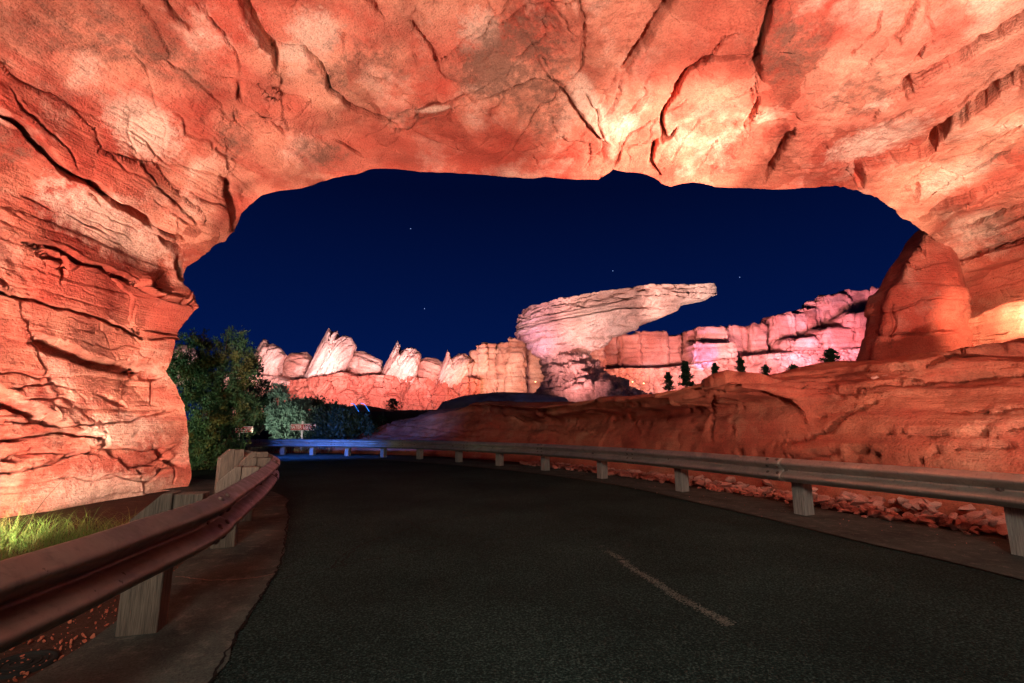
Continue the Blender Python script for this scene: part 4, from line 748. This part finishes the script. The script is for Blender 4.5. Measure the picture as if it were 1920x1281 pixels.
def conifer(u, vt, vb, wpx, Y, label, seed, kind='conifer'):
    vt += 9; vb += 6; b = at(u, vb, Y); h = (vb-vt)*Y/F; r = wpx*Y/F/2*.95; rr = np.random.default_rng(seed); root = empty(kind, tuple(b), label, 'tree' if kind == 'conifer' else 'shrub', 'small evergreens along the bank top' if kind == 'conifer' else None)
    n = 240; t = rr.random(n)**.8; th = rr.uniform(0, 2*pi, n); out = np.stack([np.cos(th), np.sin(th), np.full(n, .25)], 1); rad = r*(1-t)**.6*(.6+.4*np.sin(t*19))*(.5+.5*rr.random(n))+.004
    if kind != 'conifer': rad = r*np.sin(np.clip(t*.8+.15, 0, 1)*pi)*rr.random(n)
    cen = np.c_[np.cos(th)*rad*.4, np.sin(th)*rad*.4, (t*1.12-.14)*h]; V, Fc = leaves(cen, out*(rad[:, None]*.9+.02), 2600, h*.10, h*.026, (1., h*.02), rr, .35); obj('crown', mesh('crown', V, Fc, PINE, False), root)
    MB().tube([(0, 0, -.3), (0, 0, h*.5), (0, 0, h*.95)], [.05, .03, .008], 7).build('trunk', BARK, root, True)
for k, (u, vt, vb, wd, Y, lab) in enumerate(((1254, 690, 722, 26, 19, 'small dark conifer, leftmost on the bank top'), (1287, 670, 715, 28, 18, 'taller dark conifer in front of the violet lit cliff, left of it'), (1342, 673, 705, 22, 18, 'dark conifer just right of the violet lit cliff patch'), (1390, 662, 695, 26, 17, 'dark bushy conifer above the left part of bank overhang'))): conifer(u, vt, vb, wd, Y, lab, 400+k)
for k, (u, vt, vb, wd, Y, lab) in enumerate(((1490, 676, 708, 30, 12.6, 'leafy dark shrub at the right end of the bank overhang'), (1560, 646, 688, 36, 14, 'spiky dark shrub leaning left on the slope before the pink cliff'), (1630, 643, 672, 34, 13.6, 'low dark shrub at the foot of the arch pier'), (736, 740, 766, 34, 60, 'small dark shrub below the red cliff band near the blue pipes'), (1437, 676, 700, 18, 17, 'tiny sparse shrub right of the bushy conifer'))): conifer(u, vt, vb, wd, Y, lab, 420+k, 'shrub')

# grasses
def grass(name, pts, n, h, mat_, label, seed, curl=.6, wd=.004):
    rr = np.random.default_rng(seed); V, Fc = [], []; pts = np.asarray(pts)
    for k in range(n):
        b = pts[rr.integers(len(pts))] + np.r_[rr.normal(size=2)*.16, 0]; a = rr.uniform(0, 2*pi); H = h*rr.uniform(.5, 1.3); dx = np.array([cos(a), sin(a), 0]); c = curl*rr.uniform(.3, 1.3)
        s = np.array([-sin(a), cos(a), 0])*wd; i0 = len(V)
        for q in np.linspace(0, 1, 5):
            P = b + dx*H*c*q**1.8 + np.array([0, 0, H*(q - .42*c*q**2.6)]); ww = (1-q*.9); V += [P-s*ww, P+s*ww]
        Fc += [(i0+2*j, i0+2*j+1, i0+2*j+3, i0+2*j+2) for j in range(4)]
    return obj(name, mesh(name, np.array(V), np.array(Fc), mat_, False), None, label, 'grass', None, 'stuff')
GR = leaf('yellow_green_grass', (.06, .17, .028), (.17, .26, .05), (.27, .19, .07)); DRY = leaf('dry_grass', (.30, .27, .15), (.40, .36, .22))
gp = [(x, y, 0) for x in np.linspace(-6.3, -3.9, 8) for y in np.linspace(3.6, 6.2, 8) if x < -3.1 - .16*(y-3.2)]
grass('grass_clump', gp, 4200, .40, GR, 'bright yellow green grass growing between left rail and rock wall', 1, 1.15, .0038)
st_ = at(30, 1010, 5.2); MB().tube([st_, at(55, 975, 5.25), at(85, 935, 5.3), at(118, 900, 5.35)], [.006, .005, .004, .003], 5).build('dry_stalk', plain('stalk', (.12, .07, .03)), None, label='thin bent dry stalk leaning right above the grass', cat='stalk')
dp = [tuple(gz(u, v)) for u in range(470, 700, 9) for v in (842, 845, 848)]
grass('dry_grass', dp, 2200, .42, DRY, 'pale dry grass lit behind the far guard rail near the signs', 2, .5, .012)

# ---------------------------------------------------------------- signs
RED = plain('sign_red', (.42, .035, .03), .6); WHT = plain('sign_white', (.78, .72, .66), .6)
def text_me(s, size):
    cu = bpy.data.curves.new('lettering', 'FONT'); cu.body = s; cu.size = size; cu.extrude = .002; cu.align_x = 'CENTER'; cu.align_y = 'CENTER'; cu.offset = .003
    o = bpy.data.objects.new('tmp', cu); C.objects.link(o); dg = bpy.context.evaluated_depsgraph_get(); me = bpy.data.meshes.new_from_object(o.evaluated_get(dg)); bpy.data.objects.remove(o); me.materials.clear(); me.materials.append(WHT); return me
def sign(u, v, Y, wpx, hpx, s, post_u, label, rot, xs=1.):
    c = at(u, v, Y); wd, h = wpx*Y/F, hpx*Y/F; pu = at(post_u, v, Y)[0]; root = empty('road_sign', (pu, Y, 0), label, 'sign', 'red lettered roadside signs'); root.rotation_euler = (0, rot, 0)
    dx = c[0]-pu; z = c[2]
    MB().box((0, .05, z/2+.05), (.09, .09, z+.5)).build('post', WHT, root); MB().box((dx, 0, z), (wd, .03, h)).build('board', RED, root)
    f = MB(); b = .02
    f.box((dx, -.018, z+h/2-b/2), (wd, .012, b)); f.box((dx, -.018, z-h/2+b/2), (wd, .012, b)); f.box((dx-wd/2+b/2, -.018, z), (b, .011, h-2*b-.002)); f.box((dx+wd/2-b/2, -.018, z), (b, .011, h-2*b-.002)); f.build('border', WHT, root)
    t = obj('lettering', text_me(s, h*.78), root); t.location = (dx, -.022, z-.01*h); t.rotation_euler = (pi/2, 0, 0); t.scale = (xs, 1, 1)
sign(457, 806, 24.5, 36, 11, 'CAR PAINTED', 449, 'red sign with pale letters half hidden by the leafy tree', -.03, .72)
sign(569, 801, 25.0, 46, 11.5, 'MATER USED IT', 567, 'red sign with pale letters standing in front of the pale green tree', -.01, .80)

# grey boulder and brown rock among the trees
def bd_(V): return .25*fbm(V*.4, 4, 500) + .12*strata(V[..., 2]*1.2, 21) + .05*fbm(V*2, 3, 501)
grid('grey_boulder', pillow([(575, 850), (582, 790), (592, 764), (612, 756), (640, 758), (668, 766), (680, 790), (690, 850)], 36, 2., 160, 34, disp=bd_), GREY, None, True, label='lilac grey boulder behind the pale green tree and wide shrub', cat='boulder')
grid('brown_boulder', pillow([(625, 850), (632, 780), (650, 762), (675, 758), (712, 765), (740, 772), (760, 850)], 39, 2., 160, 34, disp=bd_), BANK, None, True, label='brown rock mound behind the wide dark shrub below the blue pipes', cat='boulder')
grid('grey_ledge', pillow([(800, 790), (830, 754), (870, 742), (930, 735), (1000, 737), (1060, 745), (1100, 790)], 46, 2., 200, 34, disp=bd_), GREY, None, True, label='low lilac grey rock shelf in front of the butte foot', cat='rock shelf')
BLUE = plain('blue_lit_glow', (.05, .2, .7), .4, 0, (.03, .25, 1.0), 1.3)  # blue light falling on the pipes is put in as emission
for k, l in enumerate(([(658, 757), (664, 758), (669, 766), (675, 776)], [(676, 756), (683, 758), (690, 768), (696, 778)])):
    p = np.array([at(u, v, 34) for u, v in l]); MB().tube(spline(p, 14), .022, 7).build('blue_lit_pipe', BLUE, None, True, label='curved pipe with added blue glow above the dark shrub, ' + ('left of the two' if k == 0 else 'right of the two'), cat='pipe', group='pipes with added blue glow')

# floodlight fixtures that show as small bright dots
LENS = plain('lit_lens', (.9, .7, .4), .4, 0, (1, .62, .25), 6.)
for k, (u, v, Y, lab) in enumerate(((1004, 716, 56, 'small lit floodlight left of the butte foot'), (1186, 716, 70, 'small lit floodlight right of the butte foot'), (1207, 719, 70, 'lower small floodlight at the orange lit cliff foot'), (434, 838, 21, 'small white lamp at the left end of the far rail'))):
    c = at(u, v, Y); s = Y/F; root = empty('floodlight', tuple(c), lab, 'floodlight', 'small lit floodlights'); MB().box((0, .6*s*2, -.3*s), (3*s, 2*s, 2.4*s), None, .8).build('housing', BOLT, root); MB().box((0, 0, 0), (2.2*s, .5*s, 1.8*s)).build('lens', LENS, root); MB().box((0, 2*s, -2.5*s), (.5*s, .5*s, 4*s)).build('stand', BOLT, root)

# round utility cover at the near left corner
cv = empty('utility_cover', tuple(gz(40, 1238) + [0, 0, -.024]), 'round iron utility cover in the dirt under the left rail', 'utility cover'); a = np.linspace(0, 2*pi, 33)
V = np.array([[(cos(t)*r, sin(t)*r, z) for t in a[:-1]] for r, z in ((.17, -.02), (.17, .012), (.145, .016), (.14, .006), (.001, .006))]); IRON = plain('dull_iron', (.018, .018, .017), .9); grid('frame', V[:4], IRON, cv, True); grid('lid', V[3:], IRON, cv, True)
RB = MB()
for r in (.05, .09, .12): RB.tube([(cos(t)*r, sin(t)*r, .008) for t in a], .005, 5)
RB.build('rib', IRON, cv)

# stars
ST = plain('star_glow', (.5, .6, .9), .5, 0, (.35, .5, 1), 1.1)
th = MB(); ico = [(0, 0, 1), (1, 0, 0), (0, 1, 0), (-1, 0, 0), (0, -1, 0), (0, 0, -1)]; th.add(ico, [(0, 1, 2), (0, 2, 3), (0, 3, 4), (0, 4, 1), (5, 2, 1), (5, 3, 2), (5, 4, 3), (5, 1, 4)]); SMe = mesh('star', th.v, th.f, ST)
for u, v, lab in ((770, 429, 'faint star high in the left part of the sky'), (796, 579, 'faint star low over the pale pinnacles'), (1149, 508, 'faint star just above the butte slab'), (1387, 520, 'faint star right of the butte tip')):
    o = obj('star', SMe, None, lab, 'star', 'stars over the butte'); o.location = tuple(at(u, v, 1500)); o.scale = (1.5,)*3

# cool lamps among the trees
spot((-12.6, 23.6, .4), tuple(at(545, 775, 27.5)), 620, (.92, 1, .76), 60, .8, .05)
spot((-10.9, 17.4, 2.0), (-8.2, 21.8, .35), 4400, (.03, .17, 1), 66, 1., .1)
spot((-8.6, 12.6, .4), (-9.4, 15.5, 2.0), 150, (1, .80, .45), 110, .8, .1)
spot((-12.5, 13.5, .6), (-9.5, 15.8, 2.8), 760, (.7, 1, .6), 90, .8, .1)
for u, v, Y in ((457, 806, 24.5), (569, 801, 25.0)): spot((-11.4, 15.0, 2.3), tuple(at(u, v, Y)), 1500, (1, .92, .82), 8.5, .5, .05)
